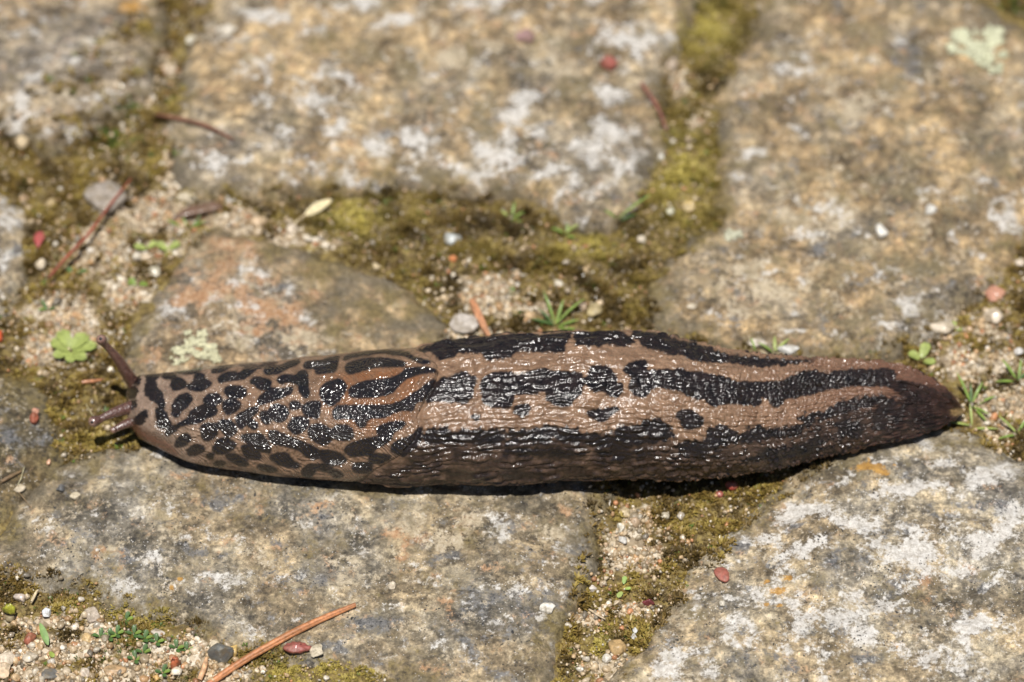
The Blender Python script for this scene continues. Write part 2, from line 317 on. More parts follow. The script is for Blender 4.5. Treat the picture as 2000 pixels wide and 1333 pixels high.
BRD = sstep(0, 12*MM, np.minimum(np.minimum(GX-gx[0], gx[-1]-GX), np.minimum(GY-gy[0], gy[-1]-GY)))
JOINT = JOINT*BRD-0.0042*(1-BRD)

STONE_MAT = stone_material(); SOIL_MAT = soil_material()
HEIGHT = JOINT.copy()
DSTONE = np.full(GX.shape, -1.0)
stone_data = []
for si, (nm, S) in enumerate(STONES.items()):
    P = smooth_poly(px2w(*np.array(S['P'], float).T)[:, :2], 4)
    m = S.get('m', 4.5)*MM; wd = S.get('w', 2.6)*MM
    lo = P.min(0)-m-2*MM; hi = P.max(0)+m+2*MM
    ia, ib = np.searchsorted(gx, [lo[0], hi[0]]); ja, jb = np.searchsorted(gy, [lo[1], hi[1]])
    ia, ja = max(ia-1, 0), max(ja-1, 0); ib, jb = min(ib+1, len(gx)), min(jb+1, len(gy))
    sl = (slice(ia, ib), slice(ja, jb))
    d = poly_sd(GX[sl]+WARPX[sl], GY[sl]+WARPY[sl], P)
    t = np.clip((wd-d)/(wd+m), 0, 1)
    depth = 9.5*MM
    zz = S['z']*MM+RELIEF[sl]*(1-0.5*t)+CRACK[sl]*(1-t)-depth*(0.35*t*t+0.65*t**3.2)
    zz -= 0.9*MM*sstep(14*MM, 0, d)            # crowned top
    keep = d > -m
    HEIGHT[sl] = np.where(keep, np.maximum(HEIGHT[sl], zz), HEIGHT[sl])
    DSTONE[sl] = np.maximum(DSTONE[sl], d)
    stone_data.append((nm, S, sl, d, zz, keep))
def ground_z(x, y):
    i = np.clip((np.asarray(x)-gx[0])/STEP, 0, len(gx)-1.001); j = np.clip((np.asarray(y)-gy[0])/STEP, 0, len(gy)-1.001)
    a = i.astype(int); b = j.astype(int); fa = i-a; fb = j-b
    H = HEIGHT
    return (H[a, b]*(1-fa)+H[a+1, b]*fa)*(1-fb)+(H[a, b+1]*(1-fa)+H[a+1, b+1]*fa)*fb
def on_ground(px, py, n=6):
    """point of the ground under a pixel (ray against the height map)"""
    z = 0.0
    for k in range(n):
        p = px2w(px, py, z); z = 0.5*z+0.5*float(ground_z(p[0], p[1]))
    return np.array([p[0], p[1], float(ground_z(p[0], p[1]))])

# ---- the joint floor as one sheet, reaching far past the frame
sheet = empty
cover = HEIGHT-JOINT > 2.2*MM
V = np.stack([GX, GY, JOINT], -1).reshape(-1, 3)
F = grid_faces(len(gx), len(gy))
hid = cover.reshape(-1)
F = F[~hid[F].all(1)]
used = np.zeros(len(V), bool); used[F.ravel()] = True
idx = np.cumsum(used)-1
ground = link('ground', make_mesh('ground', V[used], idx[F], {'sand': SAND.reshape(-1)[used]}), SOIL_MAT)
tag(ground, 'sandy mossy earth filling the joints between the cobbles', kind='structure')
X0, X1, Y0, Y1 = gx[0], gx[-1], gy[0], gy[-1]
far = []; ff = []
for (a, b, c, d_) in ((-3, 3, Y1, 3), (-3, 3, -3, Y0), (-3, X0, Y0, Y1), (X1, 3, Y0, Y1)):
    k = len(far); far += [(a, c, -0.0042), (b, c, -0.0042), (b, d_, -0.0042), (a, d_, -0.0042)]; ff.append((k, k+1, k+2, k+3))
og = link('ground', make_mesh('ground_far', np.array(far), np.array(ff), {'sand': np.full(len(far), .3)}), SOIL_MAT)
tag(og, 'earth between the cobbles beyond the photographed patch', kind='structure')

# ---- cobbles, each one a closed block
def close_block(V, F, zb):
    """adds a skirt and a floor under an open height-field patch"""
    E = np.concatenate([F[:, [0, 1]], F[:, [1, 2]], F[:, [2, 3]], F[:, [3, 0]]])
    key = np.sort(E, 1); u, inv, cnt = np.unique(key[:, 0].astype(np.int64)*len(V)+key[:, 1], return_inverse=True, return_counts=True)
    B = E[cnt[inv] == 1]
    bv = np.unique(B); mp = np.full(len(V), -1); mp[bv] = len(V)+np.arange(len(bv))
    low = V[bv].copy(); low[:, 2] = zb
    c = V[bv].mean(0); c[2] = zb
    V2 = np.concatenate([V, low, [c]]); ci = len(V2)-1
    side = np.stack([B[:, 1], B[:, 0], mp[B[:, 0]], mp[B[:, 1]]], 1)
    return V2, np.concatenate([F, side]), np.stack([mp[B[:, 1]], mp[B[:, 0]], np.full(len(B), ci), np.full(len(B), ci)], 1)
for nm, S, sl, d, zz, keep in stone_data:
    nu, nv = d.shape
    F = grid_faces(nu, nv); kf = keep.reshape(-1)[F].all(1); F = F[kf]
    used = np.zeros(nu*nv, bool); used[F.ravel()] = True; idx = np.cumsum(used)-1
    V = np.stack([GX[sl], GY[sl], zz], -1).reshape(-1, 3)[used]; F = idx[F]
    A = {k: MASKS[k][sl].reshape(-1)[used] for k in KINDS}
    dd = d.reshape(-1)[used]/MM
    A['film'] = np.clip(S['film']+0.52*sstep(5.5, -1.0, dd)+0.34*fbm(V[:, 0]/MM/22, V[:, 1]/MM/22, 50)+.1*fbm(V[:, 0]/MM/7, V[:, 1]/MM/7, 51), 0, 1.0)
    if nm == 'orange':
        px_, py_ = w2px(V); A['film'] = np.clip(A['film']+0.55*sstep(560, 680, px_+0.35*(700-py_)), 0, 1)
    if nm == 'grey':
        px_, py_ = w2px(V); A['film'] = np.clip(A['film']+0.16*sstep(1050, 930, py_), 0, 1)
    for kk, bias in S.get('bias', {}).items(): A[kk] = A[kk]+bias
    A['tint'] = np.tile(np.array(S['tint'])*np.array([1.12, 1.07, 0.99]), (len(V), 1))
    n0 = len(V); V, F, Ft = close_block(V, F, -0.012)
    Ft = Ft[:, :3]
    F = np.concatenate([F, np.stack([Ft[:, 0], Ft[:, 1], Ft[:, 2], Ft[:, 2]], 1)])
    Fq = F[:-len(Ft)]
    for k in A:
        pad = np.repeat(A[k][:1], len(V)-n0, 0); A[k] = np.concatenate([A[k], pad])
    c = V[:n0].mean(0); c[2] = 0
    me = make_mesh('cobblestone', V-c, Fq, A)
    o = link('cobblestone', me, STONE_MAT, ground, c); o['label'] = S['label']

# ---- plain cobbles round about, outside the frame
rng = np.random.RandomState(4)
def far_cobble(cx, cy, w_, h_):
    n = 22; V = []; ang = np.linspace(0, 2*np.pi, n, endpoint=False)
    rx = np.sign(np.cos(ang))*np.abs(np.cos(ang))**.55*w_/2; ry = np.sign(np.sin(ang))*np.abs(np.sin(ang))**.55*h_/2
    jit = 1+rng.rand(n)*.1-.05
    for s, z in ((1.08, -.012), (1.04, -.005), (.97, -.0015), (.85, 0), (.5, .0006)):
        V.append(np.stack([rx*jit*s, ry*jit*s, np.full(n, z)+rng.randn(n)*.0003], 1))
    V = np.concatenate(V+[np.array([[0, 0, .0008]])]); F = []
    for r in range(4):
        for i in range(n): F.append((r*n+i, r*n+(i+1) % n, (r+1)*n+(i+1) % n, (r+1)*n+i))
    Vn = len(V)-1
    for i in range(0, n, 2): F.append((4*n+i, 4*n+(i+1) % n, 4*n+(i+2) % n, Vn))
    A = {k: np.zeros(len(V)) for k in KINDS}; A['film'] = np.full(len(V), .25); A['tint'] = np.ones((len(V), 3))
    link('cobblestone', make_mesh('cobblestone', V, np.array(F), A), STONE_MAT, ground, (cx, cy, 0))
for iy in range(-3, 4):
    for ix in range(-4, 5):
        cx = ix*0.094+(0.045 if iy % 2 else 0)+rng.randn()*.003; cy = .005+iy*0.082+rng.randn()*.003
        if -.143 < cy < .16:
            if ix not in (-2, -1, 1, 2): continue
            cx = (.167 if abs(ix) == 1 else .26)*(1 if ix > 0 else -1)+rng.randn()*.002
        far_cobble(cx, cy, .082, .070)

# ================================================================== THE SLUG
R1 = (150, 600, 3.702); R2 = (500, 640, 3.92); R3 = (900, 620, 3.702); R4 = (1300, 640, 3.226)
TOP = [(246,776),(248,756),(254,743),(271,732),(312,729),(344,726),(393,720),(458,712),(501,707),(582,701),(627,696),(676,693),(717,687),(768,684),(806,683),(830,675),(857,668),(934,660),(1008,654),(1116,648),(1210,646),(1265,650),(1332,663),(1400,679),(1486,693),(1579,701),(1656,703),(1718,707),(1765,717),(1811,737),(1852,763),(1875,788),(1885,803)]
BOT = [(246,782),(248,806),(254,838),(271,859),(292,870),(339,886),(374,899),(420,911),(474,920),(555,931),(650,938),(730,943),(780,946),(883,946),(1000,944),(1062,940),(1224,935),(1319,936),(1400,931),(1424,930),(1517,913),(1610,889),(1703,869),(1765,854),(1827,837),(1858,824),(1880,808),(1885,804)]
NS = 1180
q = np.linspace(0, 1, NS); q = q+0.035*(-np.sin(2*np.pi*q))      # denser towards both ends
SX = 246.3+(1884.5-246.3)*q
yt = np.interp(SX, *np.array(TOP, float).T); yb = np.interp(SX, *np.array(BOT, float).T)
def smooth1(a, n):
    k = np.hanning(n); k /= k.sum(); p = np.pad(a, n//2, mode='edge'); return np.convolve(p, k, 'valid')[:len(a)]
blend = sstep(0, .03, q)*sstep(1, .97, q)
yt = yt*(1-blend)+smooth1(yt, 31)*blend; yb = yb*(1-blend)+smooth1(yb, 31)*blend
BB, BL = 0.92, 0.50
def section(phi, tail):
    """unit cross-section; phi 0 = side by the camera, 90 = back, 180 = far side, 270 = sole"""
    c = np.cos(phi); s_ = np.sin(phi)
    Y = -np.sign(c)*np.abs(c)**0.94
    Z = np.where(s_ > 0, BB*np.abs(s_)**0.96, -BL*np.abs(s_)**0.62)
    Y = Y*(1-0.20*np.clip(-s_, 0, 1)**2)
    Z = Z+tail*0.10*np.exp(-((phi-np.pi/2)/0.22)**2)
    return Y, Z
NP = 350
up = np.linspace(-0.62, np.pi+0.62, 300); dn = np.linspace(np.pi+0.62, 2*np.pi-0.62, NP-300+2)[1:-1]
PHI = np.concatenate([up, dn]); NP = len(PHI)
TAIL = sstep(0.55, 0.9, q)
Yu, Zu = section(PHI[None, :], TAIL[:, None]*np.ones((1, NP)))
def foot_z(x, y): return -0.0004
Xw = px2w(SX, 0.5*(yt+yb), 0.008)[:, 0]; sc = (yb-yt)*0.088*MM/1.75; yc = px2w(SX, 0.5*(yt+yb), 0.008)[:, 1]
for it in range(14):
    z0 = BL*sc-0.0004
    P = np.stack([np.repeat(Xw[:, None], NP, 1), yc[:, None]+Yu*sc[:, None], z0[:, None]+Zu*sc[:, None]], -1)
    a, b = w2px(P)
    t_, b_ = b.min(1), b.max(1)
    sc *= np.clip((yb-yt)/(b_-t_), .5, 2)
    yc += (0.5*(t_+b_)-0.5*(yt+yb))*0.088*MM/0.766*0.9
    Xw += (SX-0.5*(a.min(1)+a.max(1)))*0.085*MM
BASE = P
SCL = sc
# lengths along the body and numbers of rows round it
S_MM = np.concatenate([[0], np.cumsum(np.hypot(np.diff(Xw), np.diff(yc)))])/MM
PXs, PYs = w2px(BASE)
dU = np.gradient(BASE, axis=0); dV = np.gradient(BASE, axis=1)
NRM = np.cross(dV, dU); NRM /= np.linalg.norm(NRM, axis=-1, keepdims=True)+1e-12
cen = np.stack([Xw, yc, BL*sc], -1)[:, None, :]
NRM *= np.sign(((BASE-cen)*NRM).sum(-1).mean())
VIEW = CAM-BASE; VIEW /= np.linalg.norm(VIEW, axis=-1, keepdims=True)
FACE = (NRM*VIEW).sum(-1)

# ---- skin pattern: blotches traced as polygons on the skin
def tr(R, pts): return [(R[0]+x/R[2], R[1]+y/R[2]) for x, y in pts]
SP1 = [
 [(390,530),(420,495),(455,500),(455,535),(420,555)],
 [(360,590),(385,570),(425,580),(432,620),(410,655),(370,655),(355,630)],
 [(505,495),(600,485),(575,530),(580,580),(610,610),(635,680),(635,730),(610,740),(590,700),(545,680),(510,650),(485,610),(500,550)],
 [(570,735),(640,750),(665,810),(690,850),(640,870),(590,870),(580,810)],
 [(505,745),(500,800),(470,850),(430,845),(415,820),(440,780)],
 [(375,690),(430,680),(430,720),(385,740)],
 [(610,495),(650,485),(720,490),(700,515),(640,525)],
 [(680,570),(695,530),(740,515),(790,550),(780,590),(720,605),(690,600)],
 [(710,470),(850,450),(915,447),(870,475),(790,490)],
 [(800,575),(840,550),(855,500),(890,485),(925,490),(930,530),(980,550),(970,575),(930,590),(900,610),(830,605)],
 [(700,700),(730,655),(790,625),(830,650),(830,690),(760,760),(730,800),(690,780),(690,745)],
 [(920,670),(950,635),(1010,630),(1050,655),(1040,690),(980,715),(930,700)],
 [(800,810),(830,750),(900,715),(1000,720),(1015,770),(960,800),(870,840),(800,850),(760,860),(700,910),(650,930),(650,890),(720,850)],
 [(970,470),(1010,445),(1090,425),(1150,420),(1090,450),(1040,475),(990,485)],
 [(1020,520),(1080,480),(1150,470),(1170,490),(1230,440),(1310,425),(1370,430),(1300,460),(1230,510),(1180,530),(1080,540),(1030,550)],
 [(1165,425),(1200,405),(1290,400),(1230,430)],
 [(1070,600),(1100,575),(1180,575),(1225,600),(1225,640),(1170,660),(1120,655),(1080,640)],
 [(1060,690),(1110,670),(1180,690),(1180,730),(1130,770),(1090,780),(1060,740)],
 [(1250,545),(1290,510),(1350,520),(1410,545),(1380,590),(1330,605),(1290,570)],
 [(1350,480),(1380,440),(1470,430),(1540,400),(1610,385),(1600,420),(1520,450),(1460,485),(1400,492)],
 [(1340,405),(1380,390),(1460,385),(1430,415),(1370,420)],
 [(1450,520),(1520,490),(1580,500),(1620,465),(1665,480),(1675,560),(1680,640),(1650,660),(1610,620),(1600,570),(1530,545),(1480,560)],
 [(1365,620),(1400,590),(1490,595),(1560,580),(1560,620),(1500,650),(1420,680),(1320,710),(1310,670)],
 [(1150,800),(1200,760),(1270,730),(1310,720),(1310,760),(1260,800),(1310,840),(1310,875),(1270,885),(1230,850),(1190,885),(1165,850)],
 [(1330,770),(1360,750),(1400,790),(1395,845),(1360,840),(1330,810)],
 [(1390,760),(1410,715),(1460,705),(1520,730),(1530,780),(1490,830),(1430,825)],
 [(1540,700),(1580,680),(1620,700),(1600,740),(1550,740)],
 [(1640,740),(1680,690),(1760,690),(1760,750),(1740,810),(1690,790)],
 [(1530,850),(1570,800),(1640,795),(1680,830),(1650,890),(1590,920),(1540,890)],
 [(1680,920),(1720,860),(1800,880),(1851,900),(1830,980),(1770,995),(1710,960)],
 [(900,860),(960,840),(1030,840),(1040,820),(1110,820),(1150,860),(1155,910),(1110,935),(1070,920),(1040,880),(1020,870),(1010,930),(940,970),(905,930)],
 [(985,1020),(1020,960),(1080,945),(1150,980),(1140,1020),(1060,1060),(1000,1050)],
 [(1190,930),(1290,915),(1350,925),(1390,990),(1405,1045),(1360,1050),(1300,1020),(1250,990)],
 [(1190,1010),(1240,1000),(1320,1050),(1340,1090),(1290,1100),(1230,1090)],
 [(1390,900),(1440,895),(1520,930),(1600,960),(1700,1000),(1760,1040),(1750,1090),(1680,1090),(1600,1030),(1480,1000),(1410,980)],
 [(710,990),(750,930),(800,915),(830,945),(800,990),(740,1010)],
 [(800,1030),(860,990),(930,1010),(910,1050),(830,1070),(800,1055)],
 [(940,1075),(960,1052),(990,1060),(995,1085),(970,1100),(948,1095)],
 [(990,1120),(1040,1105),(1080,1120),(1060,1145),(1010,1145)],
 [(1080,1070),(1150,1060),(1230,1110),(1240,1145),(1190,1150),(1120,1110)],
 [(1390,1080),(1440,1055),(1520,1055),(1560,1100),(1620,1150),(1540,1155),(1450,1130)],
 [(1300,1150),(1340,1135),(1400,1145),(1455,1180),(1380,1190)],
 [(1630,1190),(1660,1150),(1740,1135),(1830,1140),(1851,1180),(1800,1190),(1740,1170),(1700,1210),(1650,1210)],
]
SP2 = [
 [(360,290),(400,265),(480,260),(560,240),(640,230),(620,290),(610,340),(540,350),(460,360),(450,320),(390,320)],
 [(670,260),(690,225),(850,190),(1000,185),(1150,200),(1200,240),(1290,270),(1350,290),(1290,305),(1230,280),(1150,240),(1050,220),(950,205),(800,225),(730,240)],
 [(690,290),(780,255),(900,240),(1050,255),(1140,285),(1150,310),(1050,310),(930,305),(800,340),(710,360)],
 [(1150,330),(1220,330),(1330,335),(1390,345),(1370,365),(1250,380),(1130,420),(1050,500),(950,530),(800,540),(720,530),(720,470),(820,420),(980,400),(1100,370)],
 [(490,500),(520,440),(620,400),(680,420),(690,480),(640,560),(580,600),(520,570)],
 [(590,640),(640,600),(760,600),(900,600),(1050,590),(1150,550),(1240,500),(1330,440),(1390,400),(1385,430),(1330,500),(1280,560),(1230,590),(1200,640),(1100,640),(980,690),(870,700),(830,760),(780,760),(740,700),(650,700),(600,700)],
 [(590,800),(600,760),(680,745),(740,780),(740,850),(670,865),(600,850)],
 [(400,800),(440,740),(550,760),(560,830),(540,890),(470,880),(420,840)],
 [(470,940),(600,945),(680,990),(690,1020),(600,1050),(500,1010)],
 [(680,930),(720,890),(850,850),(950,830),(1040,790),(1030,860),(930,920),(880,960),(780,985),(700,970)],
 [(920,790),(980,740),(1100,720),(1150,740),(1060,800),(960,820)],
 [(1030,930),(1060,880),(1200,820),(1260,760),(1270,830),(1220,920),(1130,980),(1060,960)],
 [(865,990),(900,965),(1020,975),(1030,1000),(950,1040),(880,1030)],
 [(735,1070),(760,1035),(850,1030),(890,1060),(880,1100),(800,1110),(750,1100)],
 [(350,1100),(390,1050),(480,1045),(540,1080),(450,1075),(430,1140),(370,1130)],
 [(560,1100),(620,1090),(680,1130),(600,1145)],
 [(350,620),(400,580),(470,600),(480,660),(440,690),(380,670)],
 [(270,590),(320,570),(330,620),(280,630)],
]
BODY = [
 tr(R2, [(1240,172),(1300,152),(1500,105),(1700,88),(1960,68),(1960,230),(1800,240),(1750,200),(1600,180),(1500,230),(1400,240),(1350,190),(1260,190)]),
 tr(R3, [(0,160),(300,135),(700,106),(800,106),(790,150),(760,200),(720,250),(560,250),(420,240),(300,220),(250,290),(220,320),(180,300),(150,260),(0,260)]),
 tr(R3, [(840,110),(1100,105),(1230,150),(1250,180),(1220,200),(1100,200),(950,225),(850,215),(830,180)]),
 tr(R3, [(1230,115),(1400,122),(1550,172),(1560,270),(1450,240),(1350,215),(1290,170)]),
 tr(R3, [(1570,185),(1700,215),(1851,262),(1851,322),(1700,310),(1590,265)]),
 tr(R4, [(0,72),(100,88),(250,122),(400,172),(600,197),(730,207),(930,206),(930,216),(800,226),(730,240),(600,247),(500,242),(400,222),(300,215),(200,200),(150,170),(80,140),(0,130)]),
 tr(R2, [(1400,400),(1480,380),(1560,370),(1640,370),(1680,400),(1660,470),(1650,540),(1560,570),(1460,570),(1380,560),(1300,570),(1320,480)]),
 tr(R2, [(1730,400),(1850,350),(1960,350),(1960,600),(1850,610),(1780,600),(1740,560),(1725,480)]),
 tr(R3, [(0,420),(60,420),(90,470),(80,560),(50,610),(0,620)]),
 tr(R3, [(170,450),(220,400),(300,390),(380,410),(470,400),(580,375),(640,380),(720,400),(850,400),(880,440),(880,530),(830,590),(780,640),(700,640),(620,600),(600,540),(480,560),(360,560),(340,620),(270,650),(190,620),(170,560)]),
 tr(R3, [(940,370),(1000,350),(1080,370),(1110,420),(1130,480),(1170,500),(1160,560),(1100,580),(1030,540),(950,530),(890,460),(930,420)]),
 tr(R3, [(1180,370),(1240,330),(1320,300),(1350,340),(1330,370),(1400,390),(1500,380),(1640,390),(1851,440),(1851,640),(1750,600),(1640,550),(1500,520),(1400,500),(1350,570),(1280,570),(1220,530),(1230,450)]),
 tr(R3, [(380,670),(430,630),(500,640),(490,680),(460,730),(410,710)]),
 tr(R3, [(70,720),(110,700),(140,720),(110,750)]),
 tr(R3, [(910,690),(960,670),(1030,670),(1100,650),(1150,660),(1080,710),(1030,760),(980,750),(940,720)]),
 tr(R3, [(1560,690),(1620,670),(1700,690),(1760,750),(1720,790),(1640,810),(1590,770)]),
 tr(R4, [(100,285),(150,290),(260,310),(350,310),(450,350),(490,340),(600,345),(720,340),(820,300),(920,280),(1000,290),(1100,275),(1250,270),(1420,270),(1450,330),(1560,350),(1700,390),(1850,460),(1850,510),(1750,510),(1600,500),(1500,440),(1450,400),(1400,370),(1300,370),(1200,365),(1050,385),(900,420),(820,440),(750,450),(720,500),(670,500),(660,460),(600,440),(600,480),(550,490),(420,480),(320,490),(240,460),(120,420)]),
]
LOWER = [   # the dark upper rim of the flank
 tr(R2, [(1290,800),(1400,760),(1480,770),(1560,800),(1700,790),(1860,790),(1960,810),(1960,900),(1800,880),(1700,900),(1500,870),(1300,880)]),
 tr(R3, [(0,820),(150,815),(300,840),(470,810),(600,790),(700,790),(820,800),(900,830),(1050,830),(1130,790),(1250,770),(1380,740),(1480,760),(1530,820),(1530,890),(1440,910),(1200,930),(1000,930),(800,900),(500,910),(200,900),(0,900)]),
 tr(R3, [(1560,930),(1620,900),(1760,880),(1780,820),(1851,790),(1851,960),(1750,1010),(1600,990)]),
 tr(R4, [(80,740),(250,700),(260,660),(310,620),(380,620),(440,660),(520,650),(580,610),(640,640),(720,630),(820,610),(860,570),(900,540),(1000,530),(1060,490),(1130,460),(1250,440),(1320,430),(1450,450),(1450,530),(1380,540),(1250,500),(1120,540),(1020,580),(900,620),(840,680),(720,690),(600,720),(400,730),(200,790),(100,800)]),
 tr(R4, [(1440,560),(1550,440),(1700,400),(1860,470),(1790,590),(1650,640),(1500,620)]),
 tr(R4, [(1080,600),(1180,580),(1240,640),(1200,690),(1090,690)]), tr(R4, [(1300,560),(1390,560),(1390,640),(1310,640)]),
 tr(R4, [(840,730),(960,690),(1010,740),(900,790),(700,830),(560,840),(560,800)]),
 tr(R3, [(300,960),(600,950),(900,980),(800,1010),(400,1000)]), tr(R3, [(1000,960),(1250,950),(1400,1000),(1200,1040),(1050,1010)]),
]
FLANK = [tr(R2, [(1270,830),(1960,830),(1960,1250),(700,1250),(980,1060),(1150,960),(1230,900)]), tr(R3, [(0,850),(1440,880),(1600,960),(1851,900),(1851,1260),(0,1260)]),
 tr(R4, [(100,780),(600,690),(860,620),(1100,500),(1330,450),(1450,470),(1460,420),(1600,370),(1900,450),(1900,620),(1400,820),(800,930),(0,1000),(0,860)])]
ORANGE = [tr(R2, [(560,420),(700,330),(1000,290),(1250,330),(1330,420),(1200,560),(1180,720),(1000,800),(760,800),(600,680),(520,540)]),tr(R2, [(700,370),(850,320),(1000,315),(1130,330),(1050,370),(900,410),(760,430),(690,420)]), tr(R2, [(860,760),(1000,690),(1150,640),(1190,700),(1000,760),(880,810)]), tr(R2, [(450,330),(620,350),(640,400),(500,400)])]
CHIN = [[(249,828),(262,820),(280,838),(300,850),(335,868),(350,890),(300,880),(258,862)]]
TIP = [[(1856,801),(1868,800),(1886,800),(1886,810),(1864,812)]]
RX0, RY0, RW, RH = 200, 620, 1720, 360
ryy, rxx = np.mgrid[0:RH, 0:RW]; rxx = rxx+RX0+.5; ryy = ryy+RY0+.5
def raster(polys, blur):
    m = np.zeros((RH, RW))
    for P_ in polys:
        P_ = smooth_poly(P_, 4)
        x0, y0 = np.floor(P_.min(0)).astype(int)-2-np.array([RX0, RY0]); x1, y1 = np.ceil(P_.max(0)).astype(int)+2-np.array([RX0, RY0])
        x0, y0 = max(x0, 0), max(y0, 0)
        if x1 <= x0 or y1 <= y0: continue
        X = rxx[y0:y1, x0:x1]; Y = ryy[y0:y1, x0:x1]; ins = np.zeros(X.shape, bool)
        for i in range(len(P_)):
            ax, ay = P_[i-1]; bx, by = P_[i]
            ins ^= ((ay > Y) != (by > Y)) & (X < (bx-ax)*(Y-ay)/(by-ay+1e-12)+ax)
        m[y0:y1, x0:x1] = np.maximum(m[y0:y1, x0:x1], ins)
    k = np.exp(-0.5*(np.arange(-3*blur, 3*blur+1)/blur)**2); k /= k.sum()
    m = np.apply_along_axis(lambda r: np.convolve(r, k, 'same'), 1, m)
    return np.apply_along_axis(lambda r: np.convolve(r, k, 'same'), 0, m)
RAS = dict(mantle=raster([tr(R1, p_) for p_ in SP1]+[tr(R2, p_) for p_ in SP2], 3), body=raster(BODY, 3), lower=raster(LOWER, 4), flank=raster(FLANK, 8), orange=raster(ORANGE, 9), chin=raster(CHIN, 4), tip=raster(TIP, 2))
def look(m, px, py):
    i = np.clip((py-RY0-.5), 0, RH-1.001); j = np.clip(px-RX0-.5, 0, RW-1.001); a = i.astype(int); b = j.astype(int); fa = i-a; fb = j-b
    return (m[a, b]*(1-fb)+m[a, b+1]*fb)*(1-fa)+(m[a+1, b]*(1-fb)+m[a+1, b+1]*fb)*fa

EDGE = tr(R2, [(1200,180),(1320,225),(1385,270),(1402,330),(1395,400),(1335,500),(1290,590),(1245,680),(1262,740),(1215,870),(1100,985),(980,1062),(850,1135),(740,1185)])
vis = FACE > 0.02
cand = np.argwhere(vis & (PHI[None, :] < 2.2) & (PHI[None, :] > -.6))
cpx = PXs[vis & (PHI[None, :] < 2.2) & (PHI[None, :] > -.6)]; cpy = PYs[vis & (PHI[None, :] < 2.2) & (PHI[None, :] > -.6)]
ed = []
for ex, ey in EDGE:
    k = np.argmin((cpx-ex)**2+(cpy-ey)**2); i, j = cand[k]; ed.append((PHI[j], S_MM[i]))
ed = np.array(ed)
EK = [tuple(e) for e in ed if e[0] <= np.pi/2+.12]
near = sorted([(np.pi/2-abs(p_-np.pi/2), s_) for p_, s_ in EK])
near = [(p_, s_) for p_, s_ in near if p_ < np.pi/2-.05]
topS = max(s_ for _, s_ in EK)
near.append((np.pi/2, topS))
npts = np.array(near)
def s_edge(phi):
    f = np.pi/2-np.abs(phi-np.pi/2); return np.interp(f, npts[:, 0], npts[:, 1])

def skin(S, PH, PX, PY, face, mantle_part):
    """pigment and relief for points of the skin; S in mm along the body, PH round it"""
    wob = fbm(S/1.0, PH*10, 61, 3)*5; wob2 = fbm(S/1.0, PH*10, 65, 3)*4
    rag = np.where(mantle_part, 0.55, 1.25)
    X = PX+wob*rag; Y = PY+wob2*rag*0.8
    m = look(RAS['mantle'], X, Y); b = look(RAS['body'], X, Y); lo = look(RAS['lower'], X+wob*3, Y+wob2*1.5); fl = look(RAS['flank'], X+wob, Y+wob2)
    orr = look(RAS['orange'], X, Y); ch = look(RAS['chin'], X, Y); tp = look(RAS['tip'], X, Y)
    mot = fbm(S/2.6, PH*7, 71, 3)
    dark = np.maximum(m, b)
    dark = np.maximum(dark, lo*np.clip(0.82+mot*0.9, 0.2, 1))
    dark = dark*(1-.42*sstep(1730, 1850, X)*np.clip(.7+mot*1.2, 0, 1))
    # far side and sole: same kind of skin, not seen from here
    hs = sstep(0.02, 0.16, face)
    spots = sstep(0.08, 0.16, fbm(S/4.0, PH*3.2, 81, 2)); stripes = sstep(0.02, 0.12, fbm(S/14.0, PH*5.0, 85, 3))
    dark = dark*hs+(1-hs)*np.where(mantle_part, spots, stripes)
    fl = fl*hs+(1-hs)*np.where(mantle_part, 0, sstep(np.pi+.2, np.pi+.5, PH))
    return dict(dark=sstep(0.03, 0.54, dark), flank=fl*np.clip(0.9+mot*.5, 0, 1), orange=orr, chin=ch, tip=tp)
def wrinkles(S, PH, tail):
    """rows of long low tubercles along the body, uneven, shorter and rounder to the tail (mm)"""
    rows = 46/np.pi/1.25
    w1 = fbm(S/9, PH*2.4, 91, 2)*1.1+fbm(S/3.0, PH*5, 92, 2)*0.42+fbm(S/0.9, PH*11, 94, 2)*0.20
    def layer(sc_, sd, Lc):
        v = PH*rows*sc_+w1*sc_+sd*.37; r = np.floor(v); fv = v-r
        u = (S+fbm(S/3.0, PH*4, 93+sd, 2)*2.4)/Lc+hash01(r.astype(int), 3+sd)*7.0; c = np.floor(u); fu = u-c
        hr = hash01(r.astype(int), c.astype(int), 5+sd); hgt = 0.15+1.1*hr**1.3
        edge = 0.5+0.5*hash01(r.astype(int), c.astype(int), 9+sd)
        return (1-np.abs(2*fv-1)**1.7)*np.clip(1-np.abs(2*fu-1)**(3.5-1.2*tail), 0, 1)**edge*hgt
    a = layer(1.0, 0, 4.6-2.3*tail); b = layer(1.75, 4, 2.4-1.0*tail)
    m = sstep(-.25, .25, fbm(S/7, PH*3, 96, 2))
    return (a*(.62+.04*tail)*(.65+.35*m)+b*.12*(1.15-.6*m))+fbm(S/0.5, PH*26, 95, 2)*0.045

Sg = np.repeat(S_MM[:, None], NP, 1); Pg = np.repeat(PHI[None, :], NS, 0)
Tg = TAIL[:, None]*np.ones((1, NP))
se = s_edge(Pg)
behind = sstep(0.0, 1.0, Sg-se)
cap = np.clip(SCL/(4*MM), 0, 1)[:, None]
disp = np.where(behind > 0, wrinkles(Sg, Pg, Tg)*behind, 0)*cap
front = sstep(8, 14, Sg)*(1-behind)
disp = disp-0.12-0.45*front*sstep(0, 3, se-Sg)+ (1-front)*(1-behind)*0.10
upside = sstep(-.75, -.35, Pg)*sstep(np.pi+.75, np.pi+.35, Pg)
disp = disp*upside
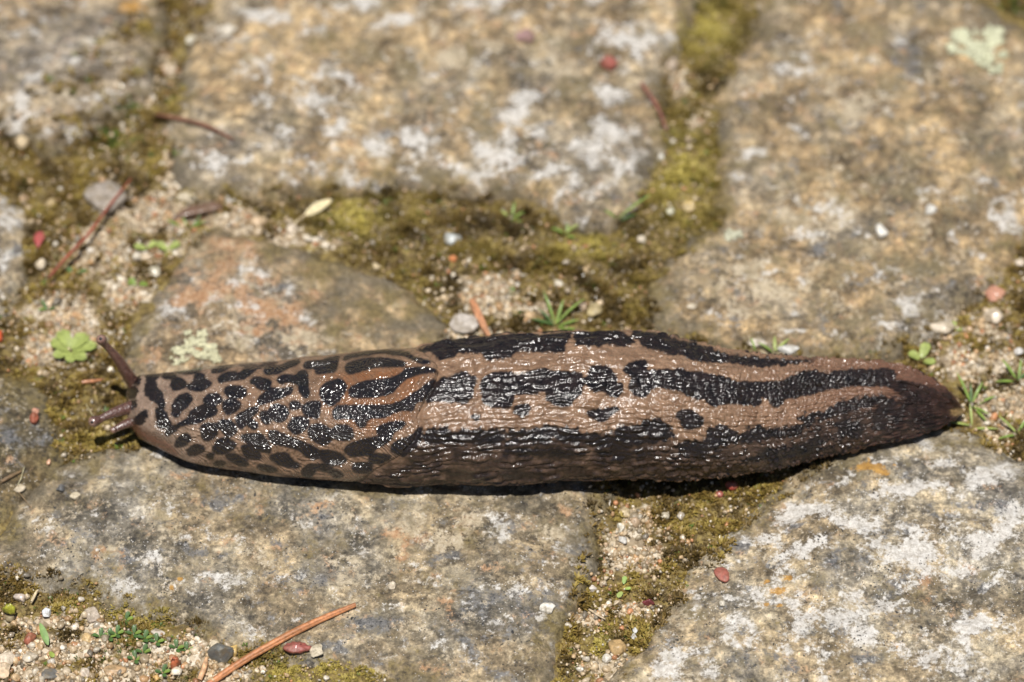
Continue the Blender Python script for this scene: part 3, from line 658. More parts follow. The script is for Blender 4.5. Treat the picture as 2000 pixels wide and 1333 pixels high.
# slow swellings of the live body
disp = disp+cap*upside*(fbm(Sg/11, Pg*1.6, 97, 2)*0.5)
BODYV = BASE+NRM*(disp*MM)[..., None]
A = skin(Sg, Pg, PXs, PYs, FACE, False)
A['s'] = Sg; A['ph'] = Pg*10; A['coarse'] = behind
A = {k: v.reshape(-1) for k, v in A.items()}
F = grid_faces(NS, NP, True)
nV = NS*NP
V = np.concatenate([BODYV.reshape(-1, 3), [BODYV[0].mean(0)], [BODYV[-1].mean(0)]])
for k in A: A[k] = np.concatenate([A[k], A[k][[0]], A[k][[-1]]])
j = np.arange(NP)
capf = np.concatenate([np.stack([np.full(NP, nV), j, (j+1) % NP, (j+1) % NP], 1)[:0], np.zeros((0, 4), int)])

SMAX = float(S_MM[-1])
def slug_material(coarse):
    M = Mat('slug_skin' if coarse else 'slug_mantle_skin'); p = M.pos()
    uv = M.n('CombineXYZ', {'X': M.attr('s'), 'Y': M.attr('ph')}).outputs[0]
    n = M.noise(p, 500, 4, 0.6); nf = M.noise(p, 2600, 3, 0.6)
    paleA = M.mix(M.mapr(n, .35, .65), (0.152, 0.089, 0.052), (0.262, 0.163, 0.100))
    head = M.mix(M.mapr(n, .35, .65), (0.19, 0.132, 0.095), (0.29, 0.21, 0.155))
    pale = M.mix(M.mapr(M.attr('s'), 4, 26), head, paleA)
    pale = M.mix(M.mapr(M.attr('s'), 105, 150), pale, (0.125, 0.056, 0.036))
    pale = M.mix(M.math('MULTIPLY', M.attr('orange'), M.mapr(n, .38, .62, .35, .95)), pale, (0.195, 0.078, 0.027))
    pale = M.mix(M.math('MULTIPLY', M.attr('flank'), 0.96), pale, M.mix(M.mapr(n, .35, .65), (0.007, 0.0045, 0.0035), (0.036, 0.021, 0.015)))
    pale = M.mix(M.attr('chin'), pale, (0.13, 0.058, 0.034))
    dark = M.mix(M.mapr(n, .35, .65), (0.006, 0.004, 0.0036), (0.018, 0.0115, 0.0095))
    c = M.mix(M.attr('dark'), pale, dark)
    c = M.mix(M.math('MULTIPLY', M.mapr(M.attr('s'), SMAX-16, SMAX-2, 0, .6), M.mapr(n, .4, .6, .3, 1.0)), c, (0.075, 0.036, 0.026))
    c = M.mix(M.attr('tip'), c, (0.55, 0.36, 0.16))
    c = M.mix(1.0, c, M.ramp(nf, [(0.3, 0.78), (0.7, 1.18)]), 'MULTIPLY')
    if coarse:
        h = M.math('ADD', M.noise(p, 1500, 3, 0.6), M.math('MULTIPLY', M.noise(M.vmath('MULTIPLY', uv, (0.9, 3.2, 1)), 1.0, 3, 0.6), 1.2))
        h = M.math('SUBTRACT', h, M.math('MULTIPLY', M.vor(p, 1250, feature='SMOOTH_F1'), 1.3))
        nrm = M.bump(h, 0.55, 0.00021)
    else:
        fp = M.n('TexWave', {'Vector': M.vmath('ADD', uv, M.vmath('MULTIPLY', M.noise(M.vmath('MULTIPLY', uv, (.16, .25, 1)), 1.0, 1, out='Color'), (9, 9, 0))), 'Scale': 0.62, 'Distortion': 1.2, 'Detail': 2.0, 'Detail Scale': 1.6}, wave_type='BANDS', bands_direction='DIAGONAL', wave_profile='SIN').outputs[1]
        h = M.math('ADD', M.math('MULTIPLY', fp, 0.5), M.math('MULTIPLY', M.vor(p, 2300, feature='SMOOTH_F1'), -1.0))
        nrm = M.bump(h, 0.8, 0.00032)
    return M.out(Base_Color=c, Roughness=0.5, Normal=nrm, Subsurface_Weight=0.12, Subsurface_Radius=(1.0, 0.45, 0.25), Subsurface_Scale=0.0012,
                 Coat_Weight=1.0, Coat_Roughness=0.16, Coat_IOR=1.47 if coarse else 1.62, Coat_Normal=nrm, Specular_IOR_Level=0.08)
SKIN = slug_material(True); SKINM = slug_material(False)
slug_loc = np.array([Xw[NS//2], yc[NS//2], 0.0])
slug = empty('leopard_slug', slug_loc)
tag(slug, 'big spotted and striped leopard slug stretched across the cobbles', 'slug')
link('body', make_mesh('slug_body', V-slug_loc, F, A), SKIN, slug)

# ---- mantle: a thick shield of skin with a free rear lip
MU, MV = 560, 300
pm = np.linspace(-0.50, np.pi+0.50, MV); wm = np.linspace(0, 1, MU)
s0 = 7.0; seM = s_edge(pm)-0.15+fbm(pm*6, pm*0, 99)*0.25
SS = s0+wm[:, None]*(seM[None, :]-s0)
fi = np.interp(SS, S_MM, np.arange(NS)); fj = np.interp(pm, PHI[:300], np.arange(300))[None, :]*np.ones((MU, 1))
def samp(G):
    a = np.clip(fi.astype(int), 0, NS-2); b = np.clip(fj.astype(int), 0, 298); fa = (fi-a); fb = (fj-b)
    if G.ndim == 3: fa = fa[..., None]; fb = fb[..., None]
    return (G[a, b]*(1-fb)+G[a, b+1]*fb)*(1-fa)+(G[a+1, b]*(1-fb)+G[a+1, b+1]*fb)*fa
mb = samp(BASE+NRM*(cap*upside*(fbm(Sg/11, Pg*1.6, 97, 2)*0.5)*MM)[..., None]); mn = samp(NRM); mn /= np.linalg.norm(mn, axis=-1, keepdims=True)
back = (seM[None, :]-SS)
sidef = sstep(-.50, -.30, pm)*sstep(np.pi+.50, np.pi+.30, pm)
lip = np.sqrt(np.clip(1-(1-np.clip(back/0.9, 0, 1))**2, 0, 1))
th = (-0.35+0.50*lip*sidef[None, :])*sstep(0, 5, SS-s0)-0.25*(1-sstep(0, 3, SS-s0))
rid = 0.75*sstep(9, 1.5, back)*np.exp(-((np.pi/2-pm)/0.5)**2)[None, :]     # raised rear of the shield
th = th+rid*lip+fbm(SS/5, pm[None, :]*4*np.ones_like(SS), 103, 2)*0.10
MVv = mb+mn*(th*MM)[..., None]
mpx, mpy = w2px(mb)
Am = skin(SS, pm[None, :]*np.ones_like(SS), mpx, mpy, samp(FACE), True)
Am['s'] = SS; Am['ph'] = pm[None, :]*10*np.ones_like(SS); Am['coarse'] = SS*0
Am = {k: v.reshape(-1) for k, v in Am.items()}
mant = link('mantle', make_mesh('slug_mantle', MVv.reshape(-1, 3)-slug_loc, grid_faces(MU, MV), Am), SKINM, slug)
mant['label'] = 'spotted mantle shield behind the slug head'

# ---- feelers
FEEL = Mat('feeler_skin'); fp_ = FEEL.pos(); fn = FEEL.noise(fp_, 2200, 3, .6)
FEEL.out(Base_Color=FEEL.mix(FEEL.mapr(fn, .35, .65), FEEL.mix(FEEL.attr('tipf'), (0.070, 0.027, 0.018), (0.18, 0.095, 0.068)), FEEL.mix(FEEL.attr('tipf'), (0.125, 0.060, 0.042), (0.27, 0.16, 0.12))),
         Roughness=0.4, Normal=FEEL.bump(FEEL.vor(fp_, 2600), 0.5, 0.0003), Coat_Weight=1.0, Coat_Roughness=0.22, Coat_IOR=1.6, Subsurface_Weight=.2, Subsurface_Radius=(1, .5, .3), Subsurface_Scale=.001)
EYE = plain_material('eye_spot', (0.004, 0.004, 0.005), (0.008, 0.008, 0.01), rough=0.15, coat=1.0, bump=0)
def tube(pts, rad, seg=20, n=60, tipround=True):
    pts = np.asarray(pts, float); rad = np.asarray(rad, float)
    t = np.linspace(0, 1, len(pts)); tt = np.linspace(0, 1, n)
    # smooth centre line
    def cr(v):
        out = np.zeros((n,)+v.shape[1:])
        for k, x in enumerate(tt*(len(v)-1)):
            i = min(int(x), len(v)-2); f = x-i
            p0 = v[max(i-1, 0)]; p1 = v[i]; p2 = v[i+1]; p3 = v[min(i+2, len(v)-1)]
            out[k] = 0.5*(2*p1+(p2-p0)*f+(2*p0-5*p1+4*p2-p3)*f*f+(-p0+3*p1-3*p2+p3)*f**3)
        return out
    C_ = cr(pts); R_ = np.abs(cr(rad[:, None])[:, 0])
    T = np.gradient(C_, axis=0); T /= np.linalg.norm(T, axis=1, keepdims=True)
    ref = np.array([0.13, .2, 1.0]); ref /= np.linalg.norm(ref)
    U = np.cross(T, ref); U /= np.linalg.norm(U, axis=1, keepdims=True); W = np.cross(T, U)
    a = np.linspace(0, 2*np.pi, seg, endpoint=False)
    V = C_[:, None]+R_[:, None, None]*(np.cos(a)[None, :, None]*U[:, None]+np.sin(a)[None, :, None]*W[:, None])
    return V.reshape(-1, 3), grid_faces(n, seg, True), np.repeat(tt, seg), C_, T
def ray_at(px, py, y):
    r = (px-1000)/FPX; u = (666.5-py)/FPX
    d = np.array([r, FWD[1]+UP[1]*u, FWD[2]+UP[2]*u]); t = (y-CAM[1])/d[1]
    return CAM+d*t
hy = float(np.interp(262, SX, yc)); hs_ = float(np.interp(262, SX, SCL))
def feeler(base, tip, r0, r1, rb, ybase, ytip, bend=(0, 0), eye=True, label=None):
    B = ray_at(*base, ybase); E = ray_at(*tip, ytip)
    L_ = np.linalg.norm(E-B); D = (E-B)/L_
    mid = 0.5*(B+E)+np.array([0, 0, bend[1]*MM])+np.array([bend[0]*MM, 0, 0])
    pts = [B-D*1.5*MM, B, 0.7*B+.3*mid if False else B*.55+mid*.45, mid, E*.55+mid*.45, E-D*rb*1.2*MM, E-D*rb*.5*MM, E, E+D*rb*.55*MM, E+D*rb*.85*MM, E+D*rb*.95*MM]
    rad = np.array([r0*1.15, r0, r0*.82+r1*.18, .45*r0+.55*r1, r1, r1*1.05, rb*.9, rb, rb*.8, rb*.45, 0.02])*MM
    V, F, tt, C_, T = tube(pts, rad, 22, 80)
    o = link('tentacle', make_mesh('tentacle', V-slug_loc, F, {'tipf': sstep(.66, .85, tt)}), FEEL.m, slug)
    if label: o['label'] = label
    if eye:
        view = (CAM-E)/np.linalg.norm(CAM-E)
        dirv = D*0.35+view*0.85; dirv /= np.linalg.norm(dirv)
        ec = E+dirv*rb*0.72*MM
        u_ = np.linspace(0, np.pi, 9); v_ = np.linspace(0, 2*np.pi, 14, endpoint=False)
        SV = np.stack([np.sin(u_)[:, None]*np.cos(v_), np.sin(u_)[:, None]*np.sin(v_), np.cos(u_)[:, None]*np.ones(14)], -1).reshape(-1, 3)*0.33*MM
        link('eye', make_mesh('eye', SV+ec-slug_loc, grid_faces(9, 14, True)), EYE, o)
feeler((258,744), (198,664), 1.15, .62, .92, hy+hs_*.55, hy+hs_*.7, (.2, .3), True, 'raised far feeler with eye at its tip')
feeler((266,792), (183,824), 1.15, .66, .98, hy-hs_*.35, hy-hs_*1.15, (0, .3), True, 'lowered near feeler with eye at its tip')
feeler((262,822), (222,840), .9, .6, .62, hy-hs_*.75, hy-hs_*1.15, (0, .1), False, 'short lower feeler under the head')

# ================================================================== SAND, MOSS AND SMALL THINGS
def ico(sub):
    t = (1+5**.5)/2
    V = np.array([(-1,t,0),(1,t,0),(-1,-t,0),(1,-t,0),(0,-1,t),(0,1,t),(0,-1,-t),(0,1,-t),(t,0,-1),(t,0,1),(-t,0,-1),(-t,0,1)], float)
    F = [(0,11,5),(0,5,1),(0,1,7),(0,7,10),(0,10,11),(1,5,9),(5,11,4),(11,10,2),(10,7,6),(7,1,8),(3,9,4),(3,4,2),(3,2,6),(3,6,8),(3,8,9),(4,9,5),(2,4,11),(6,2,10),(8,6,7),(9,8,1)]
    V = list(V/np.linalg.norm(V[0]))
    for _ in range(sub):
        c = {}; G = []
        def mid(a, b):
            k = (min(a, b), max(a, b))
            if k not in c:
                m = V[a]+V[b]; V.append(m/np.linalg.norm(m)); c[k] = len(V)-1
            return c[k]
        for a, b, d in F:
            x, y, z = mid(a, b), mid(b, d), mid(d, a); G += [(a,x,z),(b,y,x),(d,z,y),(x,y,z)]
        F = G
    return np.array(V), np.array(F)
ICO = {k: ico(k) for k in (0, 1, 2, 3)}
rs = np.random.RandomState(11)
def rock(sub, rough, seed, flat=1.0):
    V, F = ICO[sub]; r = np.random.RandomState(seed)
    d = r.randn(6, 3); d /= np.linalg.norm(d, axis=1, keepdims=True)
    V = V.copy()
    for k in range(6):                                            # plane cuts give broken faces
        h = V@d[k]; lim = 0.5+0.35*r.rand(); V -= np.clip(h-lim, 0, None)[:, None]*d[k]*rough
    ph = r.rand(3)*9
    V *= (1+0.06*np.sin(V[:, :1]*5+ph[0])+0.06*np.sin(V[:, 1:2]*6+ph[1]))
    V[:, 2] *= flat
    return V, F
def rotm(r, n):
    q_ = r.randn(n, 4); q_ /= np.linalg.norm(q_, axis=1, keepdims=True); w_, x, y, z = q_.T
    return np.stack([1-2*(y*y+z*z), 2*(x*y-z*w_), 2*(x*z+y*w_), 2*(x*y+z*w_), 1-2*(x*x+z*z), 2*(y*z-x*w_), 2*(x*z-y*w_), 2*(y*z+x*w_), 1-2*(x*x+y*y)], -1).reshape(n, 3, 3)
def merge(templates, which, R, S, T, tint):
    """many copies of a few templates joined into one mesh"""
    Vs, Fs, Cs = [], [], []; off = 0
    for k, (TV, TF) in enumerate(templates):
        m = np.where(which == k)[0]
        if not len(m): continue
        v = np.einsum('nij,vj->nvi', R[m]*S[m][:, None, :], TV)+T[m][:, None, :]
        f = TF[None]+(np.arange(len(m))*len(TV))[:, None, None]+off
        Vs.append(v.reshape(-1, 3)); Fs.append(f.reshape(-1, TF.shape[1])); Cs.append(np.repeat(tint[m], len(TV), 0)); off += len(m)*len(TV)
    return np.concatenate(Vs), np.concatenate(Fs), np.concatenate(Cs)
SANDPAL = np.array([(.52,.42,.29),(.60,.52,.40),(.66,.62,.54),(.45,.33,.20),(.40,.25,.13),(.50,.24,.12),(.22,.20,.17),(.34,.29,.22),(.56,.42,.30),(.70,.67,.62)])
SANDW = np.array([.22,.18,.10,.15,.09,.05,.06,.08,.05,.02])
GRAIN_MAT = tint_material('sand_grain', rough=0.45, coat=0.25, var=0.3, scale=2500, dirt=.6)
MOSS_MAT = tint_material('moss_leaf', rough=0.6, coat=0.10, var=0.3, scale=3000, bump=0.2)

# joint regions (photo-traced), so that sand and moss come as one patch per joint
JOINTS = {
 'head': dict(P=[(-40,240),(350,-40),(430,-40),(345,240),(360,360),(560,450),(430,440),(330,540),(250,620),(245,760),(270,880),(120,910),(80,760),(-40,720),(-300,720),(-300,690),(-40,640),(40,560),(50,420),(-40,370),(-300,350),(-300,250)], sand='grains of sand in the mossy joint in front of the slug head', moss='brown moss in the joint in front of the slug head'),
 'middle': dict(P=[(350,355),(560,365),(900,360),(1130,440),(1240,400),(1290,270),(1270,170),(1350,-40),(1530,-40),(1400,200),(1420,440),(1260,570),(1330,650),(1700,700),(1700,720),(850,720),(850,600),(640,490),(430,440)], sand='grains of sand in the mossy joint above the slug back', moss='olive moss filling the joint above the slug back'),
 'tail': dict(P=[(1700,690),(1880,590),(2060,420),(2120,540),(2080,720),(2140,860),(2320,890),(2320,950),(2060,935),(1900,860),(1850,850)], sand='pale sand in the joint behind the slug tail', moss='yellow brown moss in the joint behind the slug tail'),
 'gap': dict(P=[(1150,900),(1700,850),(1500,1000),(1330,1180),(1240,1290),(1215,1560),(1050,1560),(1110,1190),(1150,1020)], sand='coarse pale sand in the gap between the two front cobbles', moss='dark brown moss in the gap between the two front cobbles'),
 'front': dict(P=[(-60,1090),(170,1130),(340,1195),(620,1280),(800,1330),(860,1400),(1040,1460),(980,1560),(860,1500),(250,1430),(-330,1430),(-330,1090)], sand='heap of pale sand grains below the long grey cobble', moss='yellow green moss below the long grey cobble'),
 'corner': dict(P=[(1870,-60),(1930,10),(2060,70),(2100,-60)], sand='sand grains in the joint beside the pale lichen', moss='olive moss in the joint beside the pale lichen'),
}
def in_poly(X, Y, P):
    ins = np.zeros(np.shape(X), bool)
    for i in range(len(P)):
        ax, ay = P[i-1]; bx, by = P[i]
        ins ^= ((ay > Y) != (by > Y)) & (X < (bx-ax)*(Y-ay)/(by-ay+1e-12)+ax)
    return ins
rimness = sstep(4.2*MM, 0.2*MM, HEIGHT-JOINT)
jointness = sstep(1.2*MM, -0.6*MM, HEIGHT-JOINT)           # 1 where the earth lies open
rocks0 = [rock(0, .9, 100+i) for i in range(6-1)]; rocks1 = [rock(1, 1.0, 200+i) for i in range(6)]
def sprig(seed, leaves=7, wide=0.34):
    """a tuft of pointed moss leaves, unit height"""
    r = np.random.RandomState(seed); V = []; F = []
    for k in range(leaves):
        a = 2*np.pi*k/leaves+r.randn()*.3; out = .35+.65*r.rand(); h = 1.15-out*.75+r.rand()*.2
        d = np.array([math.cos(a), math.sin(a), 0]); s_ = np.array([-d[1], d[0], 0])*wide*(.6+.5*r.rand())
        b = d*.05; m = d*out*.5+np.array([0, 0, h*.65]); t = d*out+np.array([0, 0, h])
        i = len(V); V += [b, m-s_*.5, t, m+s_*.5]; F.append((i, i+1, i+2, i+3))
    return np.array(V), np.array(F)
sprigs = [sprig(i) for i in range(6)]+[sprig(10+i, 5, .6) for i in range(3)]
spare = []
for jn, J in JOINTS.items():
    P = np.array(J['P'], float); lo = px2w(P[:, 0].min(), P[:, 1].max()); hi = px2w(P[:, 0].max(), P[:, 1].min())
    area = (hi[0]-lo[0])*(hi[1]-lo[1])/MM**2
    def scatter(n, rim=0):
        x = lo[0]+rs.rand(n)*(hi[0]-lo[0]); y = lo[1]+rs.rand(n)*(hi[1]-lo[1])
        z = ground_z(x, y); px, py = w2px(np.stack([x, y, z], -1)); ok = in_poly(px, py, J['P'])
        i = np.clip(((x-gx[0])/STEP).astype(int), 0, len(gx)-1); j_ = np.clip(((y-gy[0])/STEP).astype(int), 0, len(gy)-1)
        return x[ok], y[ok], z[ok], px[ok], py[ok], np.maximum(jointness[i, j_], rim*.42*rimness[i, j_]*sstep(-.1, .25, fbm(x/MM/4, y/MM/4, 170, 3)))[ok], SAND[i, j_][ok]
    # sand
    x, y, z, px, py, jt, sm = scatter(int(area*8.5))
    dirt = fbm(x/MM/4, y/MM/4, 160, 3)
    pr = jt*(0.10+1.0*sm*sstep(-.25, .15, dirt))+0.006*(jt < .3)
    k = rs.rand(len(x)) < pr; x, y, z, sm = x[k], y[k], z[k], sm[k]
    n = len(x); size = np.exp(rs.randn(n)*.38)*0.31*MM*(0.75+.4*sm); size = np.clip(size, .16*MM, 1.1*MM)
    tint = SANDPAL[rs.choice(len(SANDPAL), n, p=SANDW)]*(0.55+.75*rs.rand(n))[:, None]*np.array([1.0, .94, .85])
    big = size > 0.42*MM
    which = np.where(big, 5+rs.randint(0, 6, n), rs.randint(0, 5, n))
    S3 = size[:, None]*(0.75+.5*rs.rand(n, 3))
    V, F, Cc = merge(rocks0+rocks1, which, rotm(rs, n), S3, np.stack([x, y, z+size*.35+(.45*MM)*(sm < .35)*rs.rand(n)], -1), tint)
    c0 = np.array([*V.mean(0)[:2], 0])
    o = link('sand', make_mesh('sand', V-c0, F, {'tint': Cc}), GRAIN_MAT, None, c0); tag(o, J['sand'], 'sand', kind='stuff')
    # moss
    x, y, z, px, py, jt, sm = scatter(int(area*10), 1)
    clump = fbm(x/MM/5, y/MM/5, 120, 3)
    pr = (jt*.9+.06)*np.clip(0.78-1.15*sm+clump*0.9, 0.03, 1)
    k = rs.rand(len(x)) < pr; x, y, z, px, py, clump = x[k], y[k], z[k], px[k], py[k], clump[k]
    n = len(x)
    hue = fbm(x/MM/6, y/MM/6, 130, 2)+rs.randn(n)*.18
    a_ = np.array([.075,.048,.012]); b_ = np.array([.19,.122,.026]); c_ = np.array([.30,.222,.05]); g_ = np.array([.075,.125,.016])
    t1 = sstep(-.35, .1, hue)[:, None]; t2 = sstep(.08, .42, hue)[:, None]
    tint = (a_*(1-t1)+b_*t1)*(1-t2)+c_*t2
    if jn == 'middle': tint = tint*.78
    yel = np.clip(blobs(px, py, [(620,1320,130,40),(1330,350,70,100),(1380,60,60,60),(690,430,60,40),(250,1195,90,20),(1170,1260,20,60),(1140,480,60,30)]), 0, 1)[:, None]
    tint = tint*(1-.85*yel)+np.array([.44,.36,.08])*.85*yel*(.7+.5*rs.rand(n))[:, None]
    grn = np.clip(blobs(px, py, [(300,1260,80,24),(250,210,20,26),(230,280,30,20),(370,440,30,8),(1985,20,30,20)]), 0, 1)
    gsel = rs.rand(n) < (0.015+grn*.6); tint[gsel] = g_*(.7+.7*rs.rand(gsel.sum()))[:, None]
    size = (0.6+.6*rs.rand(n))*MM*(0.75+.75*sstep(-.2, .3, clump))*np.where(jn == 'front', .8, 1.0)
    ang = rs.rand(n)*2*np.pi; cs, sn = np.cos(ang), np.sin(ang); R = np.zeros((n, 3, 3)); R[:, 0, 0] = cs; R[:, 0, 1] = -sn; R[:, 1, 0] = sn; R[:, 1, 1] = cs; R[:, 2, 2] = 1
    tl = rs.randn(n, 2)*.35; R[:, 0, 2] = tl[:, 0]; R[:, 1, 2] = tl[:, 1]
    V, F, Cc = merge(sprigs, rs.randint(0, len(sprigs), n), R, np.stack([size]*3, -1)*np.array([.75, .75, .8]), np.stack([x, y, z-.15*MM], -1), tint)
    c0 = np.array([*V.mean(0)[:2], 0])
    o = link('moss', make_mesh('moss', V-c0, F, {'tint': Cc}), MOSS_MAT, None, c0); tag(o, J['moss'], 'moss', kind='stuff')

# ---- loose stones one can pick out
def frame_on(px, py, lift=0.0):
    p = on_ground(px, py); p[2] += lift; return p
PEB_MAT = tint_material('pebble_stone', rough=0.5, coat=0.3, var=0.35, scale=1800, dirt=.75)
FLAKE_MAT = tint_material('flake_skin', rough=0.5, coat=0.25, var=0.4, scale=1400, dirt=.45)
def pebble(name, px, py, rx, ry, rot, col, label, cat, seed, flat=.7, cut=.7, mat=None, group=None, sink=.25, sub=2, tilt=0.0):
    p = on_ground(px, py)
    V, F = rock(sub, 1.0, seed)
    k = 0.0885*MM
    h = min(rx, ry)*flat*k
    V = V*np.array([rx*k, ry*k*1.15, h])
    a = math.radians(rot); c, s_ = math.cos(a), math.sin(a)
    V = V@np.array([[c, s_, 0], [-s_, c, 0], [0, 0, 1]])
    if tilt: 
        V[:, 2] += V[:, 0]*tilt
    V[:, 2] -= V[:, 2].min(); V[:, 2] -= sink*h
    o = link(name, make_mesh(name, V, F, {'tint': np.tile(np.array(col, float), (len(V), 1))}, smooth=('oval' in label or 'round' in label or 'glassy' in label)), mat or PEB_MAT, None, p)
    return tag(o, label, cat, group)
W_ = (.66,.62,.54); CR = (.55,.44,.30); GY_ = (.34,.33,.31)
